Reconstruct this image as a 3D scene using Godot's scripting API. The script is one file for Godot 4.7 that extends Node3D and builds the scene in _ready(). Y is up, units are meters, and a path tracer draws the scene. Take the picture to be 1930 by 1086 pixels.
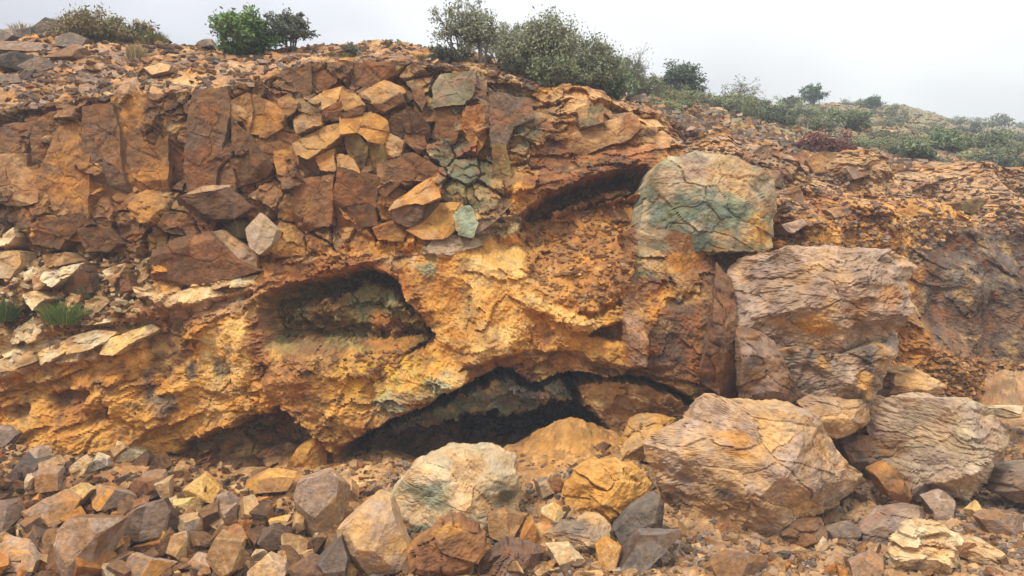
extends Node3D
# A weathered ochre rock face with small caves, boulders and rubble at its foot, shrubs on the misty hill above.

const K := 0.00070695          # slope of one photo pixel
const EYE := Vector3(0, 1.6, 8.0)
const NY := 330
var rng := RandomNumberGenerator.new()
var used := {}
var H := [PackedFloat32Array(), PackedFloat32Array(), PackedFloat32Array(), PackedFloat32Array(), PackedFloat32Array(), PackedFloat32Array()]
var h0: PackedFloat32Array
var h1: PackedFloat32Array
var fk := 0
var fdx := 0.0
var fdy := 0.0
var fe := 0.0
var fbm := FastNoiseLite.new()
var low := FastNoiseLite.new()
var fine := FastNoiseLite.new()
var ridged := FastNoiseLite.new()
var cliff_field: Dictionary
var ground_field: Dictionary
var XS := PackedFloat32Array()
var CY0 := PackedFloat32Array()
var YV := PackedFloat32Array()
var ZV := PackedFloat32Array()
var ZO := PackedFloat32Array()
var SB := PackedFloat32Array()
var SR := PackedFloat32Array()
var SM := PackedFloat32Array()
var CA := PackedColorArray()
var CB := PackedColorArray()
var crest := []
var ridge := []
var M := {}
var PAL := {
	"brown": Color8(148, 106, 66), "dkbrown": Color8(94, 68, 48), "rust": Color8(164, 100, 54), "orange": Color8(210, 146, 68), "ochre": Color8(226, 168, 84),
	"paleoc": Color8(234, 190, 118), "tan": Color8(212, 168, 114), "cream": Color8(232, 206, 160), "mauve": Color8(160, 132, 110), "pinkgrey": Color8(190, 160, 134),
	"grey": Color8(130, 114, 100), "dkgrey": Color8(88, 80, 72), "olive": Color8(140, 130, 78), "green": Color8(128, 132, 104), "palegreen": Color8(168, 172, 140),
	"dkgreen": Color8(84, 92, 78), "purple": Color8(116, 92, 76), "yellow": Color8(224, 176, 40), "redbrown": Color8(136, 90, 60), "soil": Color8(174, 124, 76),
	"beige": Color8(206, 182, 146), "black": Color8(62, 54, 50), "teal": Color8(122, 134, 114), "red": Color8(182, 104, 74),
}


func _ready() -> void:
	var cam := Camera3D.new()
	cam.name = "camera"
	cam.position = EYE
	cam.fov = rad_to_deg(2.0 * atan(543.0 * K))
	cam.near = 0.05
	cam.far = 600.0
	cam.current = true
	add_child(cam)
	var we := WorldEnvironment.new()
	we.name = "world_environment"
	var e := Environment.new()
	e.background_mode = Environment.BG_SKY
	e.sky = Sky.new()
	e.sky.sky_material = overcast_sky()
	e.tonemap_mode = Environment.TONE_MAPPER_LINEAR
	e.tonemap_exposure = 2.35
	e.sdfgi_enabled = true
	e.ssao_enabled = true
	e.ssil_enabled = true
	e.fog_enabled = true
	e.fog_light_color = Color(0.86, 0.89, 0.93)
	e.fog_density = 0.0042
	we.environment = e
	add_child(we)
	var sun := DirectionalLight3D.new()
	sun.name = "sun"
	sun.light_energy = 0.5
	sun.light_color = Color(1.0, 0.97, 0.92)
	sun.light_angular_distance = 10.0
	sun.shadow_enabled = true
	sun.look_at_from_position(Vector3(-0.45, 1.0, 0.55), Vector3.ZERO)
	sun.sky_mode = DirectionalLight3D.SKY_MODE_LIGHT_ONLY
	add_child(sun)

	var t0 := Time.get_ticks_msec()
	rng.seed = 4711
	setup()
	build_cliff()
	print("cliff ", Time.get_ticks_msec() - t0)
	build_hill()
	build_ground()
	print("hill ground ", Time.get_ticks_msec() - t0)
	build_blocks()
	print("blocks ", Time.get_ticks_msec() - t0)
	build_boulders()
	dry_twigs()
	print("boulders ", Time.get_ticks_msec() - t0)
	build_rubble()
	build_outcrop()
	print("rubble ", Time.get_ticks_msec() - t0)
	build_plants()
	print("plants ", Time.get_ticks_msec() - t0)
	build_gravel()
	print("gravel ", Time.get_ticks_msec() - t0)


# ------------------------------------------------------------------ helpers

func overcast_sky() -> PanoramaSkyMaterial:
	var n := FastNoiseLite.new()
	n.seed = 5
	n.frequency = 0.9
	n.fractal_octaves = 4
	var im := Image.create(512, 256, false, Image.FORMAT_RGBF)
	for y in 256:
		var el := PI * 0.5 - PI * (y + 0.5) / 256.0
		for x in 512:
			var az := TAU * (x + 0.5) / 512.0
			var d := Vector3(cos(el) * sin(az), sin(el), -cos(el) * cos(az))
			var c := n.get_noise_3d(d.x * 1.9, d.y * 5.0, d.z * 1.9)
			var up := maxf(d.y, 0.0)
			var v := 0.315 + 0.13 * c + 0.9 * smoothstep(0.15, 0.95, up) + 0.075 * d.x
			var warm := clampf(0.5 + 0.9 * d.x + 0.5 * c, 0.0, 1.0)
			var col := Color(0.93, 0.95, 1.03).lerp(Color(1.0, 1.03, 1.02), warm)
			if d.y < 0.0:
				v = lerpf(v, 0.16, smoothstep(0.0, 0.12, -d.y))
			im.set_pixel(x, y, Color(col.r * v, col.g * v, col.b * v))
	var m := PanoramaSkyMaterial.new()
	m.panorama = ImageTexture.create_from_image(im)
	return m


func setup() -> void:
	for k in 6:
		var a := PackedFloat32Array()
		a.resize(4096)
		for i in 4096:
			a[i] = rng.randf()
		H[k] = a
	h0 = H[0]
	h1 = H[1]
	fbm.seed = 11
	fbm.frequency = 1.0
	fbm.fractal_octaves = 5
	fbm.fractal_gain = 0.5
	low.seed = 12
	low.frequency = 1.0
	low.fractal_octaves = 2
	fine.seed = 13
	fine.frequency = 1.0
	fine.fractal_octaves = 3
	ridged.seed = 14
	ridged.fractal_type = FastNoiseLite.FRACTAL_RIDGED
	ridged.frequency = 1.0
	ridged.fractal_octaves = 3
	M.rock = rock_material(0.55, 1.0, 0.9)
	M.stone = rock_material(1.5, 1.3, 0.9)
	M.leaf = leaf_material(0.35)
	M.grass = leaf_material(0.25)
	M.bark = StandardMaterial3D.new()
	M.bark.vertex_color_use_as_albedo = true
	M.bark.roughness = 0.95


func grain_texture(seed_: int) -> ImageTexture:
	var a := FastNoiseLite.new()
	a.seed = seed_
	a.frequency = 0.02
	a.fractal_octaves = 5
	a.fractal_gain = 0.62
	var b := FastNoiseLite.new()
	b.seed = seed_ + 1
	b.frequency = 0.012
	b.fractal_octaves = 4
	var c := FastNoiseLite.new()
	c.seed = seed_ + 2
	c.frequency = 0.14
	c.fractal_octaves = 2
	var n := 512
	var da := a.get_seamless_image(n, n).get_data()
	var db := b.get_seamless_image(n, n).get_data()
	var dc := c.get_seamless_image(n, n).get_data()
	var out := PackedByteArray()
	out.resize(n * n * 3)
	for i in n * n:
		var v := 0.80 + 0.42 * (da[i] / 255.0 - 0.25)
		if dc[i] > 198:
			v *= 0.86
		elif dc[i] < 52:
			v *= 1.12
		var w := (db[i] / 255.0 - 0.5) * 0.34
		out[i * 3] = int(clampf(v * (1.0 + w * 0.35), 0.0, 1.0) * 255.0)
		out[i * 3 + 1] = int(clampf(v, 0.0, 1.0) * 255.0)
		out[i * 3 + 2] = int(clampf(v * (1.0 - w * 0.8), 0.0, 1.0) * 255.0)
	return ImageTexture.create_from_image(Image.create_from_data(n, n, false, Image.FORMAT_RGB8, out))


func rock_material(scale: float, bump: float, rough: float) -> StandardMaterial3D:
	var m := StandardMaterial3D.new()
	m.vertex_color_use_as_albedo = true
	m.albedo_color = Color(1, 1, 1)
	m.albedo_texture = grain_texture(int(scale * 100))
	m.roughness = rough
	m.metallic_specular = 0.35
	m.uv1_triplanar = true
	m.uv1_world_triplanar = true
	m.uv1_scale = Vector3.ONE * scale
	var n := FastNoiseLite.new()
	n.seed = 31 + int(scale * 10)
	n.frequency = 0.03
	n.fractal_octaves = 5
	n.fractal_gain = 0.6
	var nt := NoiseTexture2D.new()
	nt.noise = n
	nt.width = 512
	nt.height = 512
	nt.seamless = true
	nt.as_normal_map = true
	nt.bump_strength = 7.0
	m.normal_enabled = true
	m.normal_texture = nt
	m.normal_scale = bump
	return m


func leaf_material(back: float) -> StandardMaterial3D:
	var m := StandardMaterial3D.new()
	m.vertex_color_use_as_albedo = true
	m.roughness = 0.75
	m.metallic_specular = 0.3
	m.cull_mode = BaseMaterial3D.CULL_DISABLED
	m.backlight_enabled = true
	m.backlight = Color(back, back, back * 0.6)
	return m


func lin(c: Color, k := 0.77) -> Color:
	var l := c.srgb_to_linear()
	return Color(l.r * k, l.g * k, l.b * k)


func pal(n: String) -> Color:
	return lin(PAL[n])


func numbered(n: String) -> String:
	var k: int = used.get(n, 0)
	used[n] = k + 1
	return n if k == 0 else "%s_%03d" % [n, k]


func W(px: float, py: float, z: float) -> Vector3:
	var d := (EYE.z - z) * K
	return Vector3((px - 965.0) * d, EYE.y + (543.0 - py) * d, z)


func to_px(p: Vector3) -> Vector2:
	var d := (EYE.z - p.z) * K
	return Vector2(965.0 + p.x / d, 543.0 - (p.y - EYE.y) / d)


func pts(s: String) -> PackedVector2Array:
	var out := PackedVector2Array()
	for w in s.split(" ", false):
		var a := w.split(",")
		out.append(Vector2(float(a[0]), float(a[1])))
	return out


func tag(o: Node3D, label := "", category := "", group := "", kind := "") -> Node3D:
	if label:
		o.set_meta("label", label)
	if category:
		o.set_meta("category", category)
	if group:
		o.set_meta("group", group)
	if kind:
		o.set_meta("kind", kind)
	return o


func commit(called: String, v: PackedVector3Array, c: PackedColorArray, idx: PackedInt32Array, m: Material, parent: Node3D, normals := PackedVector3Array()) -> MeshInstance3D:
	var arr := []
	arr.resize(Mesh.ARRAY_MAX)
	arr[Mesh.ARRAY_VERTEX] = v
	arr[Mesh.ARRAY_COLOR] = c
	if idx.size():
		arr[Mesh.ARRAY_INDEX] = idx
	if normals.size():
		arr[Mesh.ARRAY_NORMAL] = normals
	var am := ArrayMesh.new()
	am.add_surface_from_arrays(Mesh.PRIMITIVE_TRIANGLES, arr)
	am.surface_set_material(0, m)
	var o := MeshInstance3D.new()
	o.mesh = am
	o.name = numbered(called) if parent == self else called
	parent.add_child(o, true)
	return o


func smooth_normals(v: PackedVector3Array, idx: PackedInt32Array) -> PackedVector3Array:
	var n := PackedVector3Array()
	n.resize(v.size())
	for i in range(0, idx.size(), 3):
		var a := idx[i]
		var b := idx[i + 1]
		var c := idx[i + 2]
		var f := (v[c] - v[a]).cross(v[b] - v[a])
		n[a] += f
		n[b] += f
		n[c] += f
	for i in n.size():
		n[i] = n[i].normalized()
	return n


func make_field(p: Array, u0: float, u1: float, v0: float, v1: float, nu: int, nv: int, eps: float) -> Dictionary:
	var g := PackedFloat32Array()
	g.resize(nu * nv)
	for i in nu:
		var u := lerpf(u0, u1, i / float(nu - 1))
		for j in nv:
			var v := lerpf(v0, v1, j / float(nv - 1))
			var s := 0.0
			var t := 0.0
			for q in p:
				var d: float = (q.x - u) * (q.x - u) + (q.y - v) * (q.y - v) + eps
				var w := 1.0 / (d * d)
				s += w
				t += w * q.z
			g[i * nv + j] = t / s
	return {"g": g, "u0": u0, "v0": v0, "nu": nu, "nv": nv, "su": (nu - 1) / (u1 - u0), "sv": (nv - 1) / (v1 - v0)}


func at(f: Dictionary, u: float, v: float) -> float:
	var nv: int = f.nv
	var a: float = clampf((u - f.u0) * f.su, 0.0, f.nu - 1.001)
	var b: float = clampf((v - f.v0) * f.sv, 0.0, nv - 1.001)
	var i := int(a)
	var j := int(b)
	a -= i
	b -= j
	var g: PackedFloat32Array = f.g
	var k := i * nv + j
	return lerpf(lerpf(g[k], g[k + 1], b), lerpf(g[k + nv], g[k + nv + 1], b), a)


func facet(u: float, v: float, s: int) -> void:
	var iu := floori(u)
	var iv := floori(v)
	var b1 := 9.0
	var b2 := 9.0
	for a in range(iu - 1, iu + 2):
		for b in range(iv - 1, iv + 2):
			var k := ((a * 73856093) ^ (b * 19349663) ^ s) & 4095
			var dx := u - a - h0[k]
			var dy := v - b - h1[k]
			var d := dx * dx + dy * dy
			if d < b1:
				b2 = b1
				b1 = d
				fk = k
				fdx = dx
				fdy = dy
			elif d < b2:
				b2 = d
	fe = sqrt(b2) - sqrt(b1)


func sdp(p: PackedVector2Array, x: float, y: float) -> float:
	var q := Vector2(x, y)
	var d := 1e9
	var inside := false
	var b := p[p.size() - 1]
	for a in p:
		var e := b - a
		var w := q - a
		d = minf(d, (w - e * clampf(w.dot(e) / e.dot(e), 0.0, 1.0)).length_squared())
		if (a.y > y) != (b.y > y) and x < (b.x - a.x) * (y - a.y) / (b.y - a.y) + a.x:
			inside = not inside
		b = a
	return -sqrt(d) if inside else sqrt(d)


func on_cliff(px: float, py: float) -> Vector3:
	var z := 0.0
	for i in 14:
		var p := W(px, py, z)
		z = lerpf(z, at(cliff_field, p.x, p.y), 0.7)
	return W(px, py, z)


func poly_on_cliff(s: String) -> PackedVector2Array:
	var out := PackedVector2Array()
	for q in pts(s):
		var p := on_cliff(q.x, q.y)
		out.append(Vector2(p.x, p.y))
	return out


func curve_at(c: Array, px: float) -> Vector3:
	for i in range(1, c.size()):
		if px <= c[i].x or i == c.size() - 1:
			var t := clampf((px - c[i - 1].x) / (c[i].x - c[i - 1].x), 0.0, 1.0)
			return c[i - 1].lerp(c[i], t)
	return c[0]


func crest_point(px: float) -> Vector3:
	var c := curve_at(crest, px)
	return W(px, c.y, c.z)


func ridge_point(px: float) -> Vector3:
	var c := curve_at(ridge, px)
	return W(px, c.y, EYE.z - c.z)


# ------------------------------------------------------------------ the rock face

func bed(x: float) -> float:
	if x < -2.4:
		return 0.32 * (x + 2.4)
	if x > 1.0:
		return -0.12 * (x - 1.0)
	return 0.0


func feat(poly: String, depth: float, gx: float, gy: float, soft: float, rough: float, a: String, b: String, cm: float, style := "") -> void:
	var p := poly_on_cliff(poly)
	var lo := p[0]
	var hi := p[0]
	var mid := Vector2.ZERO
	for q in p:
		lo = lo.min(q)
		hi = hi.max(q)
		mid += q
	mid /= p.size()
	var grow := soft + rough + 0.02
	lo -= Vector2(grow, grow)
	hi += Vector2(grow, grow)
	var ca := pal(a) if a else Color()
	var cb := pal(b) if b else Color()
	var moves := not is_nan(depth)
	var i0 := maxi(XS.bsearch(lo.x) - 1, 0)
	var i1 := mini(XS.bsearch(hi.x) + 1, XS.size())
	for i in range(i0, i1):
		var x := XS[i]
		var j0 := clampi(int((lo.y + 0.9) / (CY0[i] + 0.9) * (NY - 1)), 0, NY)
		var j1 := clampi(int((hi.y + 0.9) / (CY0[i] + 0.9) * (NY - 1)) + 2, 0, NY)
		for j in range(j0, j1):
			var k := i * NY + j
			var y := YV[k]
			var d := sdp(p, x, y) + rough * (fine.get_noise_2d(x * 4.0, y * 4.0) + 0.5 * fine.get_noise_2d(x * 13.0, y * 13.0))
			var m := smoothstep(soft, -soft, d)
			if m <= 0.0:
				continue
			if moves:
				ZO[k] = lerpf(ZO[k], depth + gx * (x - mid.x) + gy * (y - mid.y), m)
			if a:
				var mc := m * cm
				CA[k] = CA[k].lerp(ca, mc)
				CB[k] = CB[k].lerp(cb, mc)
			if style:
				SB[k] = lerpf(SB[k], 1.0 if style == "B" else 0.0, m)
				SR[k] = lerpf(SR[k], 1.0 if style == "R" else 0.0, m)
				SM[k] = lerpf(SM[k], 1.0 if style == "M" else 0.0, m)


func build_cliff() -> void:
	crest = [Vector3(-900, 205, -0.4), Vector3(0, 212, -0.4), Vector3(150, 190, -0.3), Vector3(330, 178, -0.3), Vector3(420, 168, -0.35), Vector3(480, 160, -0.45), Vector3(590, 124, -0.75), Vector3(740, 119, -0.9), Vector3(880, 130, -1.1),
		Vector3(1000, 166, -1.3), Vector3(1200, 205, -1.9), Vector3(1300, 252, -2.2), Vector3(1400, 272, -2.6), Vector3(1500, 296, -3.0), Vector3(1700, 320, -4.0), Vector3(1930, 337, -5.0), Vector3(2800, 360, -7.0)]
	ridge = [Vector3(-900, 70, 11.5), Vector3(0, 62, 11.2), Vector3(60, 58, 11.2), Vector3(150, 66, 11.2), Vector3(320, 88, 11.2), Vector3(390, 101, 11.6), Vector3(600, 107, 12.2), Vector3(830, 112, 12.8), Vector3(930, 128, 13.2), Vector3(1040, 158, 13.8), Vector3(1150, 181, 14.4), Vector3(1240, 181, 15.5),
		Vector3(1340, 184, 19), Vector3(1440, 198, 25), Vector3(1500, 199, 31), Vector3(1580, 193, 39), Vector3(1640, 199, 44), Vector3(1700, 197, 48), Vector3(1760, 213, 51), Vector3(1800, 228, 53), Vector3(1930, 242, 58), Vector3(2800, 262, 66)]
	var c := []
	for s in ["-700,230,-.3 -700,420,-.1 -700,600,.35 -700,780,.2 -700,950,.3", "0,240,-.32 150,230,-.2 300,250,-.15 335,300,-.45 400,250,-.2 550,250,-.4 700,250,-.4 850,200,-.7 950,250,-.6 1100,230,-.9 1200,250,-1.2",
		"0,420,-.1 150,430,-.05 300,430,0 450,430,-.25 600,420,-.25 750,420,-.2 870,420,-.2 960,420,-.4", "0,600,.35 100,600,.3 250,560,.2 400,520,.1 480,530,.05 0,700,.42 150,650,.38 300,600,.28",
		"0,780,.52 150,760,.5 300,720,.42 420,650,.34 450,760,.3 560,750,.3 350,850,.2 100,840,.6 -700,780,.5", "600,480,-.1 850,560,0 950,560,.05 900,680,.1 1080,640,.1 1150,600,.05 700,700,.05 800,760,.1",
		"1200,520,.15 1300,420,.1 1300,600,.25 1250,300,-.5 1400,330,-.5 1350,700,.3 1180,420,-.3", "1500,430,-.7 1650,420,-1.2 1800,430,-1.9 1930,430,-2.4 1930,370,-3.8 1750,350,-3.2 1600,330,-2.5 1500,330,-1.8 1400,290,-1.9",
		"1800,560,-1.5 1900,600,-1.9 1930,680,-1.7 1750,700,-.9 1600,600,-.4 1500,700,-.1 1700,800,-.3 1500,850,.1 1930,800,-1.2", "0,950,.3 500,950,.1 1000,950,.1 1300,950,.2 1900,950,-.6 2600,430,-3 2600,700,-2.2 2600,950,-1.5"]:
		for w in s.split(" "):
			var a: PackedStringArray = w.split(",")
			var p := W(float(a[0]), float(a[1]), float(a[2]))
			c.append(Vector3(p.x, p.y, p.z))
	for q in crest:
		var p := W(q.x, q.y, q.z)
		c.append(p)
	cliff_field = make_field(c, -13.0, 17.0, -1.2, 6.0, 150, 60, 0.03)

	var x := -11.0
	while x < 15.0:
		XS.append(x)
		x += 0.0125 if x > -5.75 and x < 4.6 else (0.018 if x >= 4.6 and x < 8.9 else 0.09)
	var n := XS.size() * NY
	YV.resize(n)
	ZV.resize(n)
	ZO.resize(n)
	SB.resize(n)
	SR.resize(n)
	SM.resize(n)
	CA.resize(n)
	CB.resize(n)
	CA.fill(pal("orange"))
	CB.fill(pal("soil"))
	var px := -900.0
	for i in XS.size():
		while px < 2800.0 and crest_point(px).x < XS[i]:
			px += 2.0
		var cy := crest_point(px).y + 0.05 * fbm.get_noise_2d(XS[i] * 1.5, 3.3)
		CY0.append(cy)
		for j in NY:
			YV[i * NY + j] = lerpf(-0.9, cy, j / float(NY - 1))
	cliff_features()

	var verts := PackedVector3Array()
	var cols := PackedColorArray()
	verts.resize(n)
	cols.resize(n)
	var rust := pal("rust")
	var cream := pal("paleoc")
	var dark := pal("purple")
	var h2: PackedFloat32Array = H[2]
	var h3: PackedFloat32Array = H[3]
	var h4: PackedFloat32Array = H[4]
	var h5: PackedFloat32Array = H[5]
	for i in XS.size():
		x = XS[i]
		var bd := bed(x)
		for j in NY:
			var k := i * NY + j
			var y := YV[k]
			var z := at(cliff_field, x, y) + ZO[k]
			var sb := SB[k]
			var sr := SR[k]
			var sm := SM[k]
			var ss := 1.0 - sb - sr - sm
			var wn := low.get_noise_2d(x * 0.9, y * 0.9)
			var f := fbm.get_noise_2d(x * 2.2, y * 2.2)
			var tint := 0.5
			var tone := 0.5
			z += 0.09 * wn + 0.07 * f
			if ss > 0.03:
				var w := y - bd + 0.16 * fbm.get_noise_2d(x * 1.3 + 9.0, y * 1.9)
				# beds show in places only; elsewhere the face is broken or crumbly
				var beds := smoothstep(-0.22, 0.30, low.get_noise_2d(x * 1.1 - 60.0, y * 1.7))
				beds = lerpf(0.25, 1.0, beds)
				facet((x + 0.5 * y) / 0.46 + 0.6 * f, (y - 0.3 * x) / 0.34, 313)
				z += ss * ((h2[fk] - 0.5) * 0.09 + fdx * (h3[fk] - 0.5) * 0.13 + fdy * ((h4[fk] - 0.5) * 0.12 - 0.05))
				facet(x / 0.33 + 1.1 * f, w / 0.12, 77)
				z += ss * beds * ((h2[fk] - 0.5) * 0.075 - fdy * 0.04 + fdx * (h4[fk] - 0.5) * 0.05 - 0.03 * maxf(0.0, 1.0 - fe / 0.07))
				tint = h3[fk]
				tone = h4[fk]
				facet(x / 0.10 + 0.8 * wn, w / 0.042 + wn, 991)
				z += ss * lerpf(0.4, 1.0, beds) * ((h2[fk] - 0.5) * 0.026 - fdy * 0.012)
				tone = 0.6 * tone + 0.4 * h4[fk]
				z += ss * (0.010 * ridged.get_noise_2d(x * 3.2, y * 4.4) + 0.010 * fine.get_noise_2d(x * 17.0, w * 26.0))
			if sb > 0.03:
				facet((x * 0.96 + y * 0.28) / 0.27 + 0.25 * f, (y * 0.96 - x * 0.28) / 0.33, 5)
				z += sb * ((h2[fk] - 0.5) * 0.13 + fdx * (h3[fk] - 0.5) * 0.20 + fdy * ((h4[fk] - 0.5) * 0.22 - 0.05) - 0.12 * maxf(0.0, 1.0 - fe / 0.06))
				tint = lerpf(tint, h3[fk], sb)
				tone = lerpf(tone, h5[fk], sb)
				facet((x * 0.9 - y * 0.4) / 0.11 + 0.3 * wn, (y * 0.9 + x * 0.4) / 0.12, 55)
				z += sb * ((h2[fk] - 0.5) * 0.04 + fdx * (h3[fk] - 0.5) * 0.07 + fdy * ((h4[fk] - 0.5) * 0.07 - 0.02))
				z += sb * 0.012 * fine.get_noise_2d(x * 18.0, y * 18.0)
			if sr > 0.03:
				facet(x / 0.085, y / 0.055 + wn, 23)
				z += sr * ((h2[fk] - 0.5) * 0.045 - fdy * 0.04 - fdx * (h3[fk] - 0.5) * 0.04)
				tint = lerpf(tint, h3[fk], sr)
				tone = lerpf(tone, h4[fk], sr)
				facet(x / 0.035, y / 0.026, 29)
				z += sr * ((h2[fk] - 0.5) * 0.022 - fdy * 0.015)
			if sm > 0.03:
				facet(x / 0.42 + 0.5 * f, y / 0.36 + wn, 711)
				z += sm * ((h2[fk] - 0.5) * 0.03 + fdx * (h3[fk] - 0.5) * 0.10 + fdy * ((h4[fk] - 0.5) * 0.10 - 0.02))
				tone = lerpf(tone, 0.3 + 0.4 * h5[fk], sm)
				z += sm * (0.02 * fine.get_noise_2d(x * 5.0, y * 5.0) + 0.015 * fine.get_noise_2d(x * 22.0, y * 22.0))
			ZV[k] = z
			var zz := z * 5.0
			var jit := 0.013 + 0.03 * smoothstep(0.12, 0.4, absf(ZO[k]))
			verts[k] = Vector3(x + jit * fine.get_noise_2d(y * 6.0, zz), y + jit * fine.get_noise_2d(x * 6.0 + 20.0, zz), z)
			var t := clampf(0.5 + 0.9 * low.get_noise_3d(x * 1.7 + 40.0, y * 2.4, z * 2.0) + 0.7 * (tint - 0.5) + 0.8 * fine.get_noise_3d(x * 6.0 + 7.0, y * 9.0, z * 7.0), 0.0, 1.0)
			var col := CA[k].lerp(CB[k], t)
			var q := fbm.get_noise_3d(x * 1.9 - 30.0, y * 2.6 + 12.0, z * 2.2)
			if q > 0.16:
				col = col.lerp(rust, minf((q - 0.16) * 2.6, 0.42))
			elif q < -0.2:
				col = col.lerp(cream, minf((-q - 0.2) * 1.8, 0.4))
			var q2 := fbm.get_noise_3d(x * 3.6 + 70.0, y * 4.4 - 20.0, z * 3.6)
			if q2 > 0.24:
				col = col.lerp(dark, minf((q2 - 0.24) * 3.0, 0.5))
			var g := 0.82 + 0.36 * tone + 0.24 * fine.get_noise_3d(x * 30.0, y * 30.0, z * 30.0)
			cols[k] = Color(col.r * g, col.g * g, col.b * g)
	var idx := PackedInt32Array()
	idx.resize((XS.size() - 1) * (NY - 1) * 6)
	var o := 0
	for i in XS.size() - 1:
		for j in NY - 1:
			var k := i * NY + j
			idx[o] = k
			idx[o + 1] = k + 1
			idx[o + 2] = k + NY
			idx[o + 3] = k + 1
			idx[o + 4] = k + NY + 1
			idx[o + 5] = k + NY
			o += 6
	M.cliff = commit("cliff_face", verts, cols, idx, M.rock, self)
	tag(M.cliff, "ochre and rust coloured rock face with jointed blocks and small caves", "", "", "structure")


func cliff_z(x: float, y: float) -> float:
	var i := clampi(XS.bsearch(x), 1, XS.size() - 1)
	var j := clampi(int((y + 0.9) / (CY0[i] + 0.9) * (NY - 1)), 0, NY - 1)
	return ZV[i * NY + j]


func cliff_features() -> void:
	var N := NAN
	# broad zones
	feat("-900,100 0,150 340,120 600,60 830,80 900,200 960,330 950,400 870,455 620,470 500,490 300,480 -900,500", N, 0, 0, 0.06, 0.08, "brown", "dkbrown", 1.0, "B")
	feat("-900,470 0,455 150,445 290,490 300,600 150,620 0,655 -900,760", 0.0, 0, -0.25, 0.06, 0.08, "tan", "brown", 1.0, "B")
	feat("150,300 310,300 312,450 60,450 70,360", N, 0, 0, 0.15, 0.1, "orange", "brown", 0.6)
	feat("480,400 720,380 860,440 800,500 500,500", N, 0, 0, 0.1, 0.08, "orange", "brown", 0.75)
	feat("812,140 890,125 1010,175 1040,250 980,330 930,400 840,440 815,330 820,240", N, 0, 0, 0.08, 0.08, "green", "dkbrown", 0.85)
	feat("922,175 1003,182 1008,225 960,280 925,270", N, 0, 0, 0.04, 0.05, "dkgreen", "dkgrey", 0.85)
	feat("875,205 915,205 915,262 895,290 865,245", N, 0, 0, 0.03, 0.03, "orange", "rust", 0.7)
	feat("850,300 900,310 940,280 945,350 890,390 850,360", N, 0, 0, 0.05, 0.06, "dkgreen", "olive", 0.7)
	feat("925,285 985,290 985,360 925,380", N, 0, 0, 0.06, 0.06, "ochre", "brown", 0.7)
	feat("700,470 800,440 870,420 980,400 990,470 990,560 1180,560 1180,700 900,740 700,760 610,840 600,700 760,640", N, 0, 0, 0.1, 0.1, "ochre", "orange", 1.0)
	feat("1000,170 1200,200 1300,255 1240,300 1130,300 1010,340 980,300 1030,240", N, 0, 0, 0.1, 0.08, "tan", "brown", 0.9, "")
	feat("1030,250 1240,240 1230,320 1130,335 1010,360 985,340", N, 0, 0, 0.06, 0.06, "rust", "dkbrown", 0.85)
	feat("-900,720 0,712 130,690 250,670 300,620 470,560 500,700 610,760 600,860 300,870 -900,880", N, 0, 0, 0.08, 0.05, "orange", "ochre", 1.0)
	# pale flaky ledge
	feat("-900,760 0,655 60,640 150,618 220,608 300,600 275,640 200,668 100,690 0,712 -900,840", 0.07, 0, -0.5, 0.03, 0.05, "cream", "tan", 1.0)
	feat("290,560 400,528 480,518 488,545 400,572 330,592", 0.13, 0, -0.4, 0.03, 0.05, "cream", "tan", 0.9)
	feat("300,590 470,555 480,580 370,620 300,640", 0.0, 0, 0, 0.04, 0.05, "brown", "pinkgrey", 0.7)
	feat("280,610 340,600 345,690 300,715 275,690", -0.10, 0, 0, 0.05, 0.06, "dkbrown", "brown", 0.9, "M")
	feat("372,632 470,590 478,700 440,745 370,735", 0.03, 0.1, -0.1, 0.05, 0.05, "paleoc", "ochre", 0.9, "M")
	for q in ["346,690 362,680 366,715 346,722", "396,680 425,672 432,706 405,712", "286,752 318,748 332,775 310,796 285,780", "262,700 282,690 285,760 268,775"]:
		feat(q, -0.02, 0, 0, 0.03, 0.04, "dkgrey", "grey", 0.85)
	feat("466,560 500,535 510,690 560,760 520,770 478,690", 0.04, 0, 0, 0.04, 0.05, "redbrown", "rust", 0.9)
	feat("500,670 600,690 612,780 560,800 520,770", 0.06, 0, 0.1, 0.05, 0.05, "soil", "orange", 0.9, "M")
	feat("80,748 120,738 162,742 150,772 92,778", -0.18, 0, -0.3, 0.03, 0.04, "soil", "brown", 0.9)
	feat("15,770 50,765 55,785 20,795", -0.12, 0, 0, 0.03, 0.04, "soil", "brown", 0.9)
	feat("150,782 200,768 205,792 160,805", -0.14, 0, -0.3, 0.03, 0.03, "orange", "brown", 0.9)
	# undercut lower left
	feat("305,868 340,846 400,818 470,790 515,775 560,800 605,838 650,900 640,960 300,960", -0.24, 0, -0.5, 0.05, 0.06, "brown", "dkbrown", 1.0)
	feat("330,850 420,816 500,785 520,800 420,840 350,866", -0.25, 0, 0.2, 0.03, 0.04, "brown", "olive", 0.8)
	# middle cave
	feat("488,520 600,480 700,478 760,500 800,560 815,640 780,600 745,530 690,500 620,520 500,560", 0.02, 0, 0.2, 0.04, 0.05, "soil", "rust", 0.7)
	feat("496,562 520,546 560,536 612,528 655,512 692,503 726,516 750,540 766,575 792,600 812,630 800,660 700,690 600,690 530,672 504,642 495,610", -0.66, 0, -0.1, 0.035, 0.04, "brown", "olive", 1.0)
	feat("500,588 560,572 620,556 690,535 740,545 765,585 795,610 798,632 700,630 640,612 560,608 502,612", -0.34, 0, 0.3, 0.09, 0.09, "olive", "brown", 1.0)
	feat("650,545 700,532 745,560 700,590 640,590", -0.32, 0, 0.2, 0.05, 0.06, "green", "olive", 0.8)
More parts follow.
